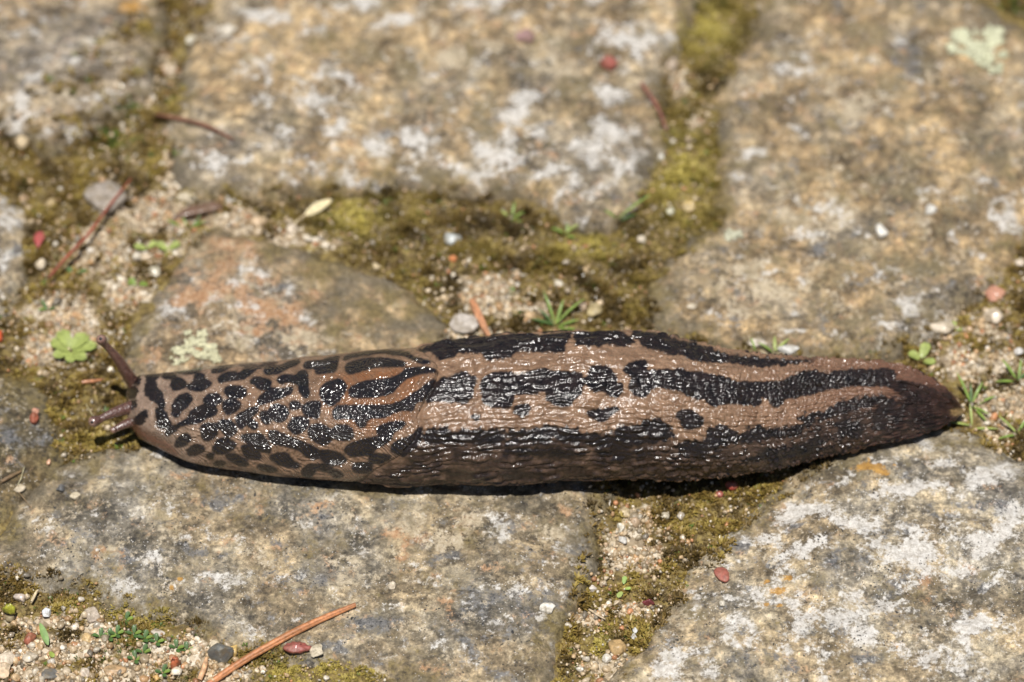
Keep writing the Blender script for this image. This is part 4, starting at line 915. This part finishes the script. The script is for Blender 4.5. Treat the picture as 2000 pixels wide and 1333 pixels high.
PEBBLES = [
 ('pebble',884,470,19,15,-25,(.42,.45,.44),'smooth blue grey oval pebble in the olive moss',.7),
 ('pebble',1818,413,14,12,20,(.74,.72,.66),'small round white pebble on the ochre cobble',.7),
 ('pebble',1720,456,15,15,0,(.76,.73,.66),'larger round white pebble on the ochre cobble beside a grey stain',.7),
 ('pebble',1940,578,22,17,0,(.56,.27,.18),'salmon pink pebble in the joint behind the tail',.75),
 ('pebble',908,640,32,20,-10,(.48,.43,.38),'lump of whitish quartz touching the slug back beside the orange needle',.7),
 ('pebble',432,1284,24,22,10,(.115,.12,.115),'dark grey pebble beside the lower end of the orange needle',.9),
 ('pebble',458,1277,12,12,0,(.68,.46,.16),'round yellow grain beside the dark grey pebble',.9),
 ('pebble',1206,1271,16,19,30,(.50,.33,.15),'tan oval pebble in the gap between the front cobbles',.75),
 ('pebble',43,282,14,16,0,(.58,.45,.27),'cream pebble at the foot of the beige cobble',.8),
 ('pebble',619,1276,14,13,-30,(.62,.54,.40),'cream pebble next to the red petal',.7),
 ('pebble',181,1205,14,15,20,(.56,.47,.38),'glassy pinkish pebble on the sand heap',.9),
 ('pebble',40,1171,13,11,0,(.56,.47,.40),'glassy round pebble at the foot of the long grey cobble',.9),
 ('pebble',92,1202,10,10,0,(.78,.80,.80),'bright white square grain on the sand heap',.9),
 ('pebble',1026,76,23,15,0,(.33,.20,.19),'purplish brown pebble on the wide beige cobble',.8),
 ('pebble',444,62,20,15,0,(.66,.60,.50),'whitish pebble on the corner of the wide beige cobble',.7),
 ('pebble',375,80,12,10,0,(.66,.62,.50),'small cream pebble in the joint between the two upper cobbles',.8),
 ('pebble',330,140,16,12,30,(.58,.46,.33),'tan pebble in the joint between the two upper cobbles',.8),
 ('pebble',148,970,12,8,-10,(.56,.48,.34),'flat cream pebble in front of the slug head',.6),
 ('pebble',118,957,9,8,0,(.10,.105,.11),'tiny black pebble beside the flat cream one',.8),
 ('pebble',38,957,12,9,10,(.50,.42,.30),'sandy pebble on the dark wet cobble',.7),
 ('pebble',96,905,7,6,0,(.58,.33,.20),'pinkish grain on the dark wet cobble',.8),
 ('pebble',69,808,9,8,0,(.55,.27,.18),'little salmon pebble in the moss before the feelers',.8),
 ('pebble',146,1226,9,9,0,(.62,.52,.40),'rounded cream grain beside the glassy pinkish pebble',.8),
 ('pebble',1070,1190,16,11,-15,(.74,.70,.62),'white quartz chip near the corner of the grey cobble',.7),
 ('pebble',765,1146,8,9,0,(.70,.60,.46),'white chip standing on the grey cobble',.9),
 ('pebble',1411,1181,6,6,0,(.60,.55,.45),'round glassy bead on the pale speckled cobble',.9),
 ('pebble',1180,1303,8,8,0,(.62,.54,.42),'cream grain beneath the tan oval pebble',.8),
 ('pebble',1134,1308,10,7,-30,(.55,.50,.42),'greyish oval grain at the foot of the grey cobble corner',.7),
 ('pebble',1185,1290,9,9,0,(.66,.62,.54),'pale grain beside the tan oval pebble',.8),
 ('pebble',1240,1235,6,7,0,(.62,.62,.60),'upper of two white beads in the gap',.8),
 ('pebble',1239,1246,7,6,0,(.58,.58,.56),'lower of two white beads in the gap',.8),
 ('pebble',1157,1152,9,8,0,(.60,.54,.48),'whitish grain in the dark moss of the gap',.8),
 ('pebble',1222,1003,9,11,20,(.50,.40,.24),'tan grain at the mouth of the gap under the slug',.8),
 ('pebble',1297,1010,11,9,0,(.60,.54,.42),'pale lump of sand at the top of the gap',.8),
 ('pebble',1214,1034,12,10,0,(.62,.58,.48),'cream lump in the coarse sand of the gap',.7),
 ('pebble',1216,1056,8,10,30,(.46,.44,.40),'grey oval grain in the coarse sand of the gap',.7),
 ('pebble',1330,1010,8,8,0,(.60,.53,.44),'round cream grain on the shoulder of the pale cobble',.8),
 ('pebble',885,508,8,7,0,(.60,.22,.08),'orange grain beside the smooth blue grey pebble',.8),
 ('pebble',1105,516,9,7,0,(.60,.52,.42),'pale grain in the middle of the olive moss',.8),
 ('pebble',1145,528,12,8,40,(.50,.36,.20),'tan chip in the middle of the olive moss',.6),
 ('pebble',1090,554,12,6,-40,(.60,.54,.42),'slanting cream chip in the olive moss',.6),
 ('pebble',1036,620,12,10,0,(.60,.42,.24),'peach grain touching the bright green tuft',.8),
 ('pebble',1160,612,18,14,30,(.52,.42,.22),'yellowish lump beside the bright green tuft',.8),
 ('pebble',1138,600,10,9,0,(.58,.44,.32),'pinkish grain above the yellowish lump',.8),
 ('pebble',1352,600,12,6,10,(.56,.48,.36),'flat pale chip at the edge of the ochre cobble',.5),
 ('pebble',1540,685,22,10,0,(.56,.55,.52),'whitish stone showing behind the slug back',.6),
 ('pebble',1475,672,22,8,0,(.56,.50,.42),'cream stone showing behind the slug back beside green moss',.6),
 ('pebble',735,523,10,8,0,(.56,.44,.26),'yellowish grain at the rim of the orange cobble',.8),
 ('pebble',615,470,20,7,-8,(.62,.54,.42),'long cream chip below the seed husk',.6),
 ('pebble',568,450,16,10,-20,(.62,.52,.40),'cream chip at the stalk of the seed husk',.7),
 ('pebble',507,437,18,12,0,(.58,.42,.26),'peach lump of sand beside the brown leaf curl',.7),
 ('pebble',450,393,11,9,0,(.64,.60,.54),'white grain at the foot of the wide beige cobble',.8),
 ('pebble',370,390,22,15,0,(.60,.52,.38),'pale lump of sand above the brown leaf curl',.7),
 ('pebble',101,398,12,8,60,(.56,.42,.22),'tan grain left of the angular grey stone',.7),
 ('pebble',47,390,9,8,0,(.54,.36,.22),'peach grain beside the bluish grey cobble',.8),
 ('pebble',285,507,13,10,30,(.58,.46,.32),'cream grain beside the pale green leaves',.7),
 ('pebble',302,535,12,14,20,(.52,.48,.36),'greenish white grain at the rim of the orange cobble',.7),
 ('pebble',80,520,12,12,0,(.60,.50,.36),'round cream grain beside the red needle',.8),
 ('pebble',203,530,9,8,0,(.62,.50,.36),'cream grain below the red needle',.8),
 ('pebble',1840,640,26,16,0,(.56,.47,.35),'lump of pale sand beside the pale green leaf',.6),
 ('pebble',1940,620,20,16,0,(.58,.48,.36),'lump of pale sand below the salmon pebble',.6),
 ('pebble',1990,690,10,9,0,(.72,.70,.66),'white grain in the joint behind the tail',.8),
 ('pebble',1993,516,12,10,0,(.64,.54,.42),'pale grain at the top of the joint behind the tail',.8),
 ('pebble',8,1315,22,16,0,(.60,.44,.28),'large peach pebble in the sand heap',.7),
 ('pebble',10,1290,20,14,0,(.60,.50,.38),'large cream pebble in the sand heap',.7),
 ('pebble',60,1290,16,12,0,(.60,.52,.40),'rounded cream pebble in the sand heap',.8),
 ('pebble',225,1312,22,11,0,(.44,.28,.14),'brownish pebble in the sand heap',.7),
 ('pebble',165,1318,10,10,0,(.62,.52,.42),'round pinkish pebble in the sand heap',.9),
 ('pebble',170,1250,10,10,0,(.66,.46,.22),'honey coloured grain between moss tufts',.9),
 ('pebble',96,1322,20,12,0,(.13,.125,.115),'dark lump of earth in the sand heap',.6),
 ('pebble',306,1327,7,6,0,(.66,.40,.14),'orange grain at the foot of the moss',.9),
 ('pebble',280,1330,14,8,0,(.56,.48,.38),'greyish pebble at the foot of the moss',.7),
 ('pebble',420,1262,10,9,0,(.68,.58,.42),'cream grain on top of the dark grey pebble',.9),
 ('pebble',310,1237,14,8,-10,(.56,.50,.42),'flat pale pebble on the mossy slope',.6),
 ('pebble',1312,128,10,14,0,(.60,.48,.38),'pale grain on the right edge of the wide beige cobble',.7),
 ('pebble',1290,310,7,7,0,(.74,.72,.64),'white dot like grain on yellow moss',.8),
 ('pebble',1310,416,9,9,0,(.64,.62,.46),'pale grain below the yellow moss',.8),
 ('pebble',1345,405,14,12,20,(.48,.34,.12),'ochre lump beside the yellow moss',.7),
 ('pebble',1253,470,9,8,0,(.58,.50,.38),'pale grain beside the ochre cobble corner',.8),
 ('pebble',1170,382,9,8,0,(.56,.46,.36),'right hand of two pinkish grains on the dark cobble corner',.8),
 ('pebble',1108,380,9,7,0,(.56,.46,.36),'left hand of two pinkish grains on the dark cobble corner',.8),
]
for i, (nm, x, y, rx, ry, rot, col, lab, fl) in enumerate(PEBBLES):
    pebble(nm, x, y, rx, ry, rot, col, lab, 'pebble', 300+i, fl)
# angular grey stone: a tilted slab with a sharp rim
def slab(name, outline, thick, tilt, col, label, cat, mat, lift=0.3, dome=.15, sub=0):
    c = np.mean(outline, 0); p = on_ground(*c)
    O = smooth_poly([px2w(x, y, p[2])[:2]-p[:2] for x, y in outline], 3); n = len(O); V = []
    for s_, z in ((.90, 0), (1.0, thick*.35), (.97, thick*.85), (.86, thick), (.5, thick*(1+dome)), (.2, thick*(1+dome*1.25))):
        V.append(np.stack([O[:, 0]*s_, O[:, 1]*s_, np.full(n, z)], 1))
    V = np.concatenate(V+[np.array([[0, 0, 0]]), np.array([[0, 0, thick*(1+dome*1.3)]])]); F = []
    for r in range(5):
        for i in range(n): F.append((r*n+i, r*n+(i+1) % n, (r+1)*n+(i+1) % n, (r+1)*n+i))
    for i in range(0, n-1, 2):
        F.append(((i+2) % n, i+1, i, 6*n)); F.append((5*n+i, 5*n+i+1, 5*n+(i+2) % n, 6*n+1))
    V[:, 2] += V[:, 0]*tilt[0]+V[:, 1]*tilt[1]+lift*MM
    V += np.random.RandomState(int(abs(c[0]))).randn(*V.shape)*thick*.07
    V[:, 2] += fbm(V[:, 0]/MM/.9+c[0], V[:, 1]/MM/.9, 180, 2)*min(.45*MM, thick*.5)
    o = link(name, make_mesh(name, V, np.array(F), {'tint': np.tile(np.array(col, float), (len(V), 1))}), mat, None, p)
    return tag(o, label, cat)
slab('stone_chip', [(163,388),(185,372),(215,366),(243,382),(250,398),(232,416),(208,430),(190,418)], 1.9*MM, (.06, -.10), (.33,.285,.24), 'angular grey stone chip with the red needle across it', 'stone', PEB_MAT, .4, .04)
# red flakes and petals
slab('petal', [(552,1272),(566,1261),(585,1259),(603,1266),(608,1272),(595,1278),(572,1281)], .7*MM, (0, -.05), (.27,.068,.055), 'dull red petal lying beside the cream pebble', 'petal', FLAKE_MAT, .3, .5)
slab('petal', [(1393,1118),(1402,1112),(1416,1113),(1424,1124),(1423,1138),(1414,1141),(1400,1132)], .5*MM, (0, -.05), (.33,.10,.075), 'glossy crumpled red petal on the pale speckled cobble', 'petal', FLAKE_MAT, .2, .25)
slab('seed_shell', [(1416,950),(1426,946),(1440,950),(1441,958),(1428,962),(1419,957)], .8*MM, (0, 0), (.26,.035,.022), 'dark red seed shell in the shadow beside the slug', 'seed', FLAKE_MAT, .2, .8)
slab('petal', [(1398,966),(1406,964),(1413,969),(1408,975),(1400,973)], .6*MM, (0, 0), (.34,.09,.07), 'tiny pink red flake next to the dark red seed shell', 'petal', FLAKE_MAT, .2, .25)
slab('leaf', [(66,472),(70,462),(78,457),(86,463),(87,475),(80,487),(74,492)], .5*MM, (.2, -.1), (.40,.07,.07), 'small red leaf standing in the joint by the bluish cobble', 'leaf', FLAKE_MAT, .6, .5)
slab('petal', [(1172,128),(1184,120),(1200,124),(1206,134),(1194,141),(1180,138)], 1.2*MM, (0, 0), (.33,.09,.07), 'bright red crumb on the wide beige cobble', 'petal', FLAKE_MAT, .2, .7)
slab('petal', [(334,1302),(340,1294),(350,1294),(352,1303),(342,1310),(334,1310)], 1.1*MM, (0, 0), (.42,.11,.045), 'orange red crumb in the green moss', 'petal', FLAKE_MAT, .3, .7)
slab('petal', [(50,1252),(58,1244),(70,1246),(68,1256),(58,1266),(48,1262)], .9*MM, (.1, 0), (.34,.10,.06), 'reddish brown scale with a white tip on the sand heap', 'petal', FLAKE_MAT, .4, .7)
slab('petal', [(1254,1183),(1262,1178),(1277,1181),(1276,1185),(1262,1186)], .7*MM, (0, 0), (.16,.02,.03), 'dark crimson sliver in the gap', 'petal', FLAKE_MAT, .3, .6)
slab('petal', [(58,822),(66,815),(75,818),(74,828),(64,832)], .9*MM, (0, 0), (.34,.09,.05), 'brick red flake in the moss before the feelers', 'petal', FLAKE_MAT, .3, .7)
slab('petal', [(0,655),(6,656),(6,668),(0,672),(-6,664)], .9*MM, (0, 0), (.62,.10,.03), 'vivid orange red crumb by the dark cobble', 'petal', FLAKE_MAT, .3, .7)
slab('seed', [(8,1205),(14,1199),(24,1199),(32,1204),(28,1211),(16,1212)], 1.1*MM, (0, 0), (.34,.34,.03), 'smooth yellow green seed propped above the sand', 'seed', FLAKE_MAT, 1.6, .5)
# the seed is propped on a grain
pebble('pebble', 20, 1211, 9, 8, 0, (.30,.24,.14), 'dull grain under the yellow green seed', 'pebble', 471, 1.3, .5)

# ---- pine needles
NEEDLE = tint_material('dry_needle', rough=0.5, coat=0.2, var=0.4, scale=1600, dirt=.35)
def needle(name, pts, r_mm, col, label, cat='needle', twin=None, lift=0.0, taper=(.8, 1, .9, .5)):
    W0 = [on_ground(*q_) for q_ in pts]; a, b = W0[0], W0[-1]
    n = 40; tt = np.linspace(0, 1, n); pl = np.array(W0)
    seg = np.linspace(0, 1, len(pl)); C_ = np.stack([np.interp(tt, seg, pl[:, k]) for k in range(3)], 1)
    for k in range(3): C_[:, k] = np.convolve(np.pad(C_[:, k], 5, mode='reflect', reflect_type='odd'), np.ones(11)/11, 'valid')
    gz = ground_z(C_[:, 0], C_[:, 1])
    line = np.interp(tt, [0, 1], [gz[0], gz[-1]])
    for _ in range(3):                                     # a stiff needle bridges hollows
        ex = np.max(gz-line); line = line+np.clip(ex, 0, None)*np.exp(-((tt-tt[np.argmax(gz-line)])/.45)**2)*.8
    C_[:, 2] = line+r_mm*MM*.8+lift*MM
    c0 = C_[n//2].copy(); Vs, Fs, Cs = [], [], []; off = 0
    strands = [(0, 0, 0)] if not twin else twin
    for dx, dy, dz in strands:
        fan = np.stack([tt*0+dx*MM, tt*0+dy*MM, tt*0+dz*MM], 1)*(0.35+.65*np.abs(np.sin(tt*2.6+.4)))[:, None]
        rr = np.interp(tt, np.linspace(0, 1, len(taper)), taper)*r_mm*MM
        V, F, t2, _, _ = tube((C_+fan)[::3], rr[::3], 8, 48); Vs.append(V-c0); Fs.append(F+off); off += len(V)
        jit = 0.8+.4*np.random.RandomState(int(1000+dx*99)).rand(); Cs.append(np.array(col)[None]*jit*(.85+.3*np.sin(t2*9+dx*7)**2)[:, None])
    o = link(name, make_mesh(name, np.concatenate(Vs), np.concatenate(Fs), {'tint': np.concatenate(Cs)}), NEEDLE, None, c0)
    return tag(o, label, cat)
needle('pine_needle', [(400,1345),(470,1300),(540,1258),(610,1222),(694,1187)], .42, (.46,.185,.075), 'long orange pine needle across the corner of the grey cobble', twin=[(0, .30, .1), (0, -.30, 0), (.1, .05, .35)], taper=(1, 1, 1, .7))
needle('pine_needle', [(98,562),(140,520),(175,482),(210,430),(258,371)], .34, (.25,.058,.03), 'dark red pine needle lying over the grey stone chip', lift=2.6)
needle('pine_needle', [(306,236),(350,238),(400,252),(435,266),(456,280)], .36, (.17,.062,.035), 'brown curved pine needle at the corner of the wide cobble', lift=.4)
needle('pine_needle', [(922,600),(932,622),(943,645),(955,668)], .40, (.42,.19,.09), 'short orange needle poking from behind the slug', lift=1.2, twin=[(.35, 0, 0), (-.35, 0, .1)])
needle('pine_needle', [(1252,170),(1270,196),(1288,225),(1302,262)], .42, (.20,.075,.05), 'brown needle bit on the right edge of the wide cobble', lift=.4)
needle('twig', [(168,794),(178,812),(190,824)], .1, (.45,.38,.2), 'thin straw sliver in the moss before the feelers', 'twig', lift=.6)
needle('root_fibre', [(48,916),(42,938),(34,954)], .12, (.40,.36,.22), 'pale plant fibre on the dark wet cobble', 'fibre', lift=.4)
needle('root_fibre', [(35,962),(46,978),(58,992)], .1, (.22,.15,.08), 'brown root fibre at the edge of the dark wet cobble', 'fibre', lift=.3)
needle('twig', [(2,945),(20,935),(42,924)], .35, (.16,.10,.05), 'brown twig scrap on the dark wet cobble', 'twig', lift=.2)
needle('twig', [(160,752),(180,749),(200,745)], .35, (.40,.17,.08), 'orange brown twig scrap in front of the slug head', 'twig', lift=.3)
needle('twig', [(1150,1196),(1166,1206),(1182,1214)], .22, (.46,.36,.24), 'bleached twig sliver in the gap', 'twig', lift=.5)
needle('twig', [(390,1333),(400,1310),(404,1290)], .5, (.58,.34,.18), 'peeling orange bark strip beside the dark grey pebble', 'twig', lift=.3)
needle('twig', [(62,1183),(70,1168),(75,1160)], .28, (.60,.48,.30), 'forked straw splinter standing on the sand', 'twig', lift=.8)

# ---- leaves, husk and green shoots
LEAF = tint_material('fresh_leaf', rough=0.6, coat=0.06, var=0.25, scale=900, bump=.25)
def blade_mesh(L_, Wd, curl, lift, notch=0.0, seg=9, thick=.12):
    """a real leaf blade: base at the origin, along +x, cupped, with two faces"""
    u_ = np.linspace(0, 1, seg); V = []
    prof = np.sin(np.pi*np.clip(u_*.96+.02, 0, 1))**.6*(1-.25*u_)
    if notch: prof = np.where(u_ > .6, prof*1.05, prof*.8)
    for side in (1, -1):
        for k, u in enumerate(u_):
            wv = Wd*prof[k]*.5; z = lift*u*L_-curl*L_*(u**2)
            xx = u*L_
            for v in (-1, -.5, 0, .5, 1):
                x2 = xx-(notch*L_*.16*(1-abs(v))*(u > .95))
                V.append((x2, v*wv, z+.18*wv*v*v+(side-1)*.5*thick*MM*(1-abs(v)*.8)*min(1, prof[k]*2)))
    F = []
    for s_ in range(2):
        o = s_*seg*5
        for i in range(seg-1):
            for j_ in range(4):
                q_ = (o+i*5+j_, o+(i+1)*5+j_, o+(i+1)*5+j_+1, o+i*5+j_+1); F.append(q_ if s_ == 0 else q_[::-1])
    return np.array(V), np.array(F)
def plant(name, px, py, leaves, label, cat, part='leaf', group=None, lift=0.0):
    """leaves: (dx, dy in photo pixels, length px, width px, angle deg, upward, curl, colour)"""
    p = on_ground(px, py); p[2] += lift*MM; root = empty(name, p); tag(root, label, cat, group); k = .0885*MM
    for dx, dy, ln, wd, ang, lf, cu, col in leaves:
        V, F = blade_mesh(ln*k*(1.1 if part == 'blade' else 1), wd*k*(.62 if part == 'blade' else 1), cu, lf, notch=1.0 if wd > ln*.7 else 0)
        a = math.radians(ang); R = np.array([[math.cos(a), math.sin(a), 0], [-math.sin(a), math.cos(a), 0], [0, 0, 1]])
        V = V@R; base = np.array([dx*k, -dy*k/.766, 0]); gz = float(ground_z(p[0]+base[0], p[1]+base[1]))-p[2]
        base[2] = gz+lift*MM+.1*MM
        link(part, make_mesh(part, V+base, F, {'tint': np.tile(np.array(col), (len(V), 1))}), LEAF, root)
    return root
LG = (.255,.30,.075); MG = (.15,.22,.034); DG = (.05,.105,.02); YG = (.30,.36,.05)
plant('seedling', 140, 690, [(-4,0,44,36,150,.35,.25,LG),(-4,-4,44,36,118,.5,.35,LG),(0,-2,46,38,48,.4,.3,LG),(2,0,50,36,14,.35,.3,LG),(2,2,36,30,-40,.3,.2,LG),(-4,2,34,30,205,.3,.2,LG),(0,2,30,28,-90,.3,.2,LG)], 'pale green seedling with rounded leaves before the raised feeler', 'plant', lift=.6)
plant('seedling', 300, 490, [(-14,0,26,20,170,.4,.2,LG),(-12,-2,22,18,30,.5,.2,LG),(28,2,26,22,150,.5,.2,LG),(30,0,26,22,20,.5,.2,LG),(30,4,22,18,-80,.4,.2,LG)], 'two pale green leaf scraps at the rim of the orange cobble', 'plant', lift=.5)
plant('seedling', 372, 444, [(-20,2,26,10,160,.5,.2,MG),(0,4,30,10,20,.5,.2,MG),(6,2,26,9,60,.6,.2,DG),(-6,2,28,9,120,.6,.2,MG)], 'green moss shoot under the brown leaf curl', 'plant', 'blade', lift=.3)
plant('seedling', 148, 537, [(-8,0,18,12,120,.5,.2,DG),(2,0,22,12,10,.4,.2,DG)], 'dark green leaf pair under the red needle', 'plant', lift=.4)
plant('seedling', 268, 558, [(-4,4,20,16,120,.5,.2,MG),(4,-2,20,14,-30,.5,.2,MG),(-2,-4,18,14,200,.5,.2,MG)], 'curled green leaf at the left rim of the orange cobble', 'plant', lift=.4)
plant('seedling', 92, 606, [(0,2,24,8,120,.5,.2,DG),(4,2,20,8,20,.5,.2,DG),(0,0,18,8,200,.4,.2,MG)], 'dark green shoot in pale sand before the slug', 'plant', lift=.3)
plant('grass_tuft', 1084, 636, [(0,0,56,11,112,.9,.35,MG),(2,0,66,10,38,.7,.35,MG),(0,2,44,11,170,.4,.2,DG),(4,4,40,11,10,.5,.2,MG),(2,0,40,12,70,.9,.3,MG),(-2,2,38,10,140,.8,.3,DG),(6,6,32,12,-10,.3,.2,MG)], 'bright green grass tuft behind the middle of the slug', 'plant', 'blade', lift=.3)
plant('grass_tuft', 1000, 430, [(0,0,30,11,80,.8,.3,MG),(0,2,26,10,30,.6,.3,MG),(-2,2,26,10,140,.6,.3,LG),(2,4,20,9,-20,.4,.2,MG)], 'small green shoot at the foot of the wide cobble', 'plant', 'blade', lift=.3)
plant('grass_tuft', 1105, 458, [(0,0,28,12,30,.6,.3,LG),(0,2,28,12,160,.5,.3,MG),(2,0,22,12,80,.7,.3,MG),(0,4,20,10,-30,.4,.2,MG)], 'flat green shoot below the dark cobble corner', 'plant', 'blade', lift=.3)
plant('grass_tuft', 1208, 430, [(0,0,70,10,32,.5,.15,MG),(-4,2,26,10,150,.5,.2,MG),(2,2,34,9,20,.4,.2,DG)], 'green grass blade against the corner of the wide cobble', 'plant', 'blade', lift=.4)
plant('seedling', 1800, 704, [(0,0,34,26,70,.6,.3,LG),(-2,2,28,24,150,.5,.3,LG),(2,4,26,22,-20,.4,.2,LG)], 'single pale green leaf clump above the tail', 'plant', lift=.5)
plant('seedling', 1865, 646, [(0,0,18,14,100,.5,.2,LG),(2,2,14,10,0,.4,.2,LG)], 'tiny pale green leaf in the sand behind the tail', 'plant', lift=.3)
plant('grass_tuft', 1896, 792, [(0,0,52,11,118,.9,.3,MG),(2,0,40,11,60,.8,.3,MG),(2,4,36,11,-40,.4,.2,MG),(0,2,34,10,90,.9,.3,DG),(6,4,40,11,20,.6,.3,MG),(8,10,34,11,-60,.3,.2,MG)], 'green grass tuft just behind the tail tip', 'plant', 'blade', lift=.3)
plant('grass_tuft', 1985, 744, [(0,0,40,12,130,.8,.3,MG),(2,2,36,12,30,.6,.3,DG),(-4,4,36,12,190,.4,.2,MG),(4,0,34,11,80,.8,.3,MG)], 'dark green grass tuft beside the white grain', 'plant', 'blade', lift=.3)
plant('grass_tuft', 1896, 834, [(0,0,40,10,178,.3,.1,LG),(2,0,34,9,95,.9,.3,LG),(4,4,44,10,-10,.3,.1,LG)], 'three spread light green blades under the tail tip', 'plant', 'blade', lift=.4)
plant('grass_tuft', 1985, 848, [(0,0,40,11,140,.6,.2,LG),(2,0,34,11,50,.8,.3,MG),(0,4,36,11,200,.3,.2,MG),(4,4,30,11,-20,.3,.2,LG)], 'light green tuft at the corner of the pale speckled cobble', 'plant', 'blade', lift=.3)
plant('grass_tuft', 1515, 690, [(0,0,32,11,40,.6,.3,LG),(-6,2,30,10,150,.6,.3,MG),(-2,0,26,12,90,.7,.3,LG),(-40,-4,22,9,110,.8,.3,MG)], 'yellow green shoot between stones behind the slug back', 'plant', 'blade', lift=.5)
plant('seedling', 1218, 1152, [(0,-4,16,12,80,.5,.2,(.22,.32,.07)),(-3,8,18,13,-120,.3,.2,(.28,.34,.10)),(2,4,12,9,0,.4,.2,(.26,.34,.08))], 'tiny green leaf in the gap between the front cobbles', 'plant', lift=.8)
plant('seedling', 95, 1262, [(0,4,44,15,112,.4,.1,(.16,.26,.07)),(4,14,16,12,-60,.2,.2,(.24,.30,.05))], 'blue green leaf lying on the sand heap', 'plant', lift=.8)
for i, (x, y) in enumerate([(196,1244),(214,1246),(228,1240),(262,1240),(283,1249),(306,1256),(246,1212),(345,1268),(318,1316),(365,1272),(280,1276),(264,1290)]):
    plant('moss_shoot', x, y, [(0,0,14,11,80+20*math.sin(i*3),.9,.3,DG),(2,1,13,10,10,.6,.3,MG),(-2,1,13,10,170,.6,.3,DG),(0,2,12,10,-60,.4,.2,DG)], 'small dark green leafy moss shoot at the foot of the grey cobble', 'plant', group='dark green moss shoots below the grey cobble', lift=.4)
# cream seed husk with stalk
hk = on_ground(604, 424); hk[2] += .9*MM
husk = empty('seed_husk', hk); tag(husk, 'pale cream seed husk with a thin stalk below the wide cobble', 'husk')
V, F = blade_mesh(62*.0885*MM, 26*.0885*MM, .05, .22); a = math.radians(32); Rz = np.array([[math.cos(a), math.sin(a), 0], [-math.sin(a), math.cos(a), 0], [0, 0, 1]])
k_ = .0885*MM
link('husk_leaf', make_mesh('husk_leaf', V@Rz+np.array([-8*k_, -4*k_, 0]), F, {'tint': np.tile([.62,.52,.30], (len(V), 1))}), LEAF, husk)
V, F, t2, _, _ = tube([(-34*k_, -24*k_, -.6*MM), (-20*k_, -14*k_, -.2*MM), (-6*k_, -3*k_, .1*MM)], [.25*MM, .28*MM, .3*MM], 8, 12)
link('stalk', make_mesh('stalk', V, F, {'tint': np.tile([.50,.40,.24], (len(V), 1))}), LEAF, husk)
# brown leaf curl
lc = on_ground(385, 424); lc[2] += .6*MM
V, F, t2, _, _ = tube([(-48*k_, -18*k_, .2*MM), (-22*k_, -4*k_, .8*MM), (10*k_, 6*k_, 1.2*MM), (40*k_, 14*k_, 1.0*MM), (52*k_, 14*k_, .6*MM)], [.3*MM, 1.0*MM, 1.15*MM, .9*MM, .35*MM], 14, 40)
V[:, 2] = np.where(V[:, 2] > 1.2*MM, 1.2*MM+(V[:, 2]-1.2*MM)*.4, V[:, 2])
V += (fbm(V[:, 0]/MM/1.2, V[:, 1]/MM/1.2, 140, 2)*.25*MM)[:, None]*np.array([0, .4, 1])
o = link('dead_leaf', make_mesh('dead_leaf', V, F, {'tint': np.tile([.13,.07,.045], (len(V), 1))}), NEEDLE, None, lc)
tag(o, 'rolled dark brown dead leaf in the sandy joint', 'leaf')

# ---- lichens
LICH = tint_material('lichen_thallus', rough=0.75, coat=0.0, var=0.3, scale=2200)
def lichen(px, py, rx, ry, n, size, col, label, seed, holes=.0):
    p = on_ground(px, py); r = np.random.RandomState(seed); k = .0885*MM
    TV, TF = rock(1, .5, seed)
    x = []; 
    while len(x) < n:
        a, b = r.uniform(-1, 1, 2); rr = a*a+b*b
        ang = math.atan2(b, a); lim = (.78+.22*math.sin(ang*3+seed)+.14*math.sin(ang*7+seed*2))**2
        if rr > lim: continue
        if fbm(np.array([a*2.6+seed]), np.array([b*2.6]), 150, 2)[0] < holes: continue
        x.append((a, b))
    x = np.array(x); wx = x[:, 0]*rx*k; wy = x[:, 1]*ry*k/.766
    z = ground_z(p[0]+wx, p[1]+wy)-p[2]
    S3 = size*MM*np.stack([.7+.8*r.rand(n), .35+.35*r.rand(n), .35+.45*r.rand(n)], -1)
    ang = np.arctan2(wy, wx)+r.randn(n)*.8; R = np.zeros((n, 3, 3)); R[:, 0, 0] = np.cos(ang); R[:, 0, 1] = -np.sin(ang); R[:, 1, 0] = np.sin(ang); R[:, 1, 1] = np.cos(ang); R[:, 2, 2] = 1
    R[:, 2, 0] = r.rand(n)*.5
    V, F, Cc = merge([(TV, TF)], np.zeros(n, int), R, S3, np.stack([wx, wy, z+.12*MM+r.rand(n)*.35*MM], -1), np.array(col)[None]*(.7+.45*r.rand(n))[:, None])
    o = link('lichen', make_mesh('lichen', V, F, {'tint': Cc}), LICH, None, p); tag(o, label, 'lichen')
lichen(380, 684, 54, 36, 420, .45, (.52,.50,.33), 'pale branching lichen on the orange cobble beside the slug head', 3, -.05)
lichen(1915, 95, 72, 56, 300, .8, (.50,.50,.34), 'large pale green lichen on the ochre cobble', 5, .02)
lichen(1430, 460, 20, 13, 50, .5, (.50,.49,.36), 'small round pale lichen on the ochre cobble', 8, -.3)
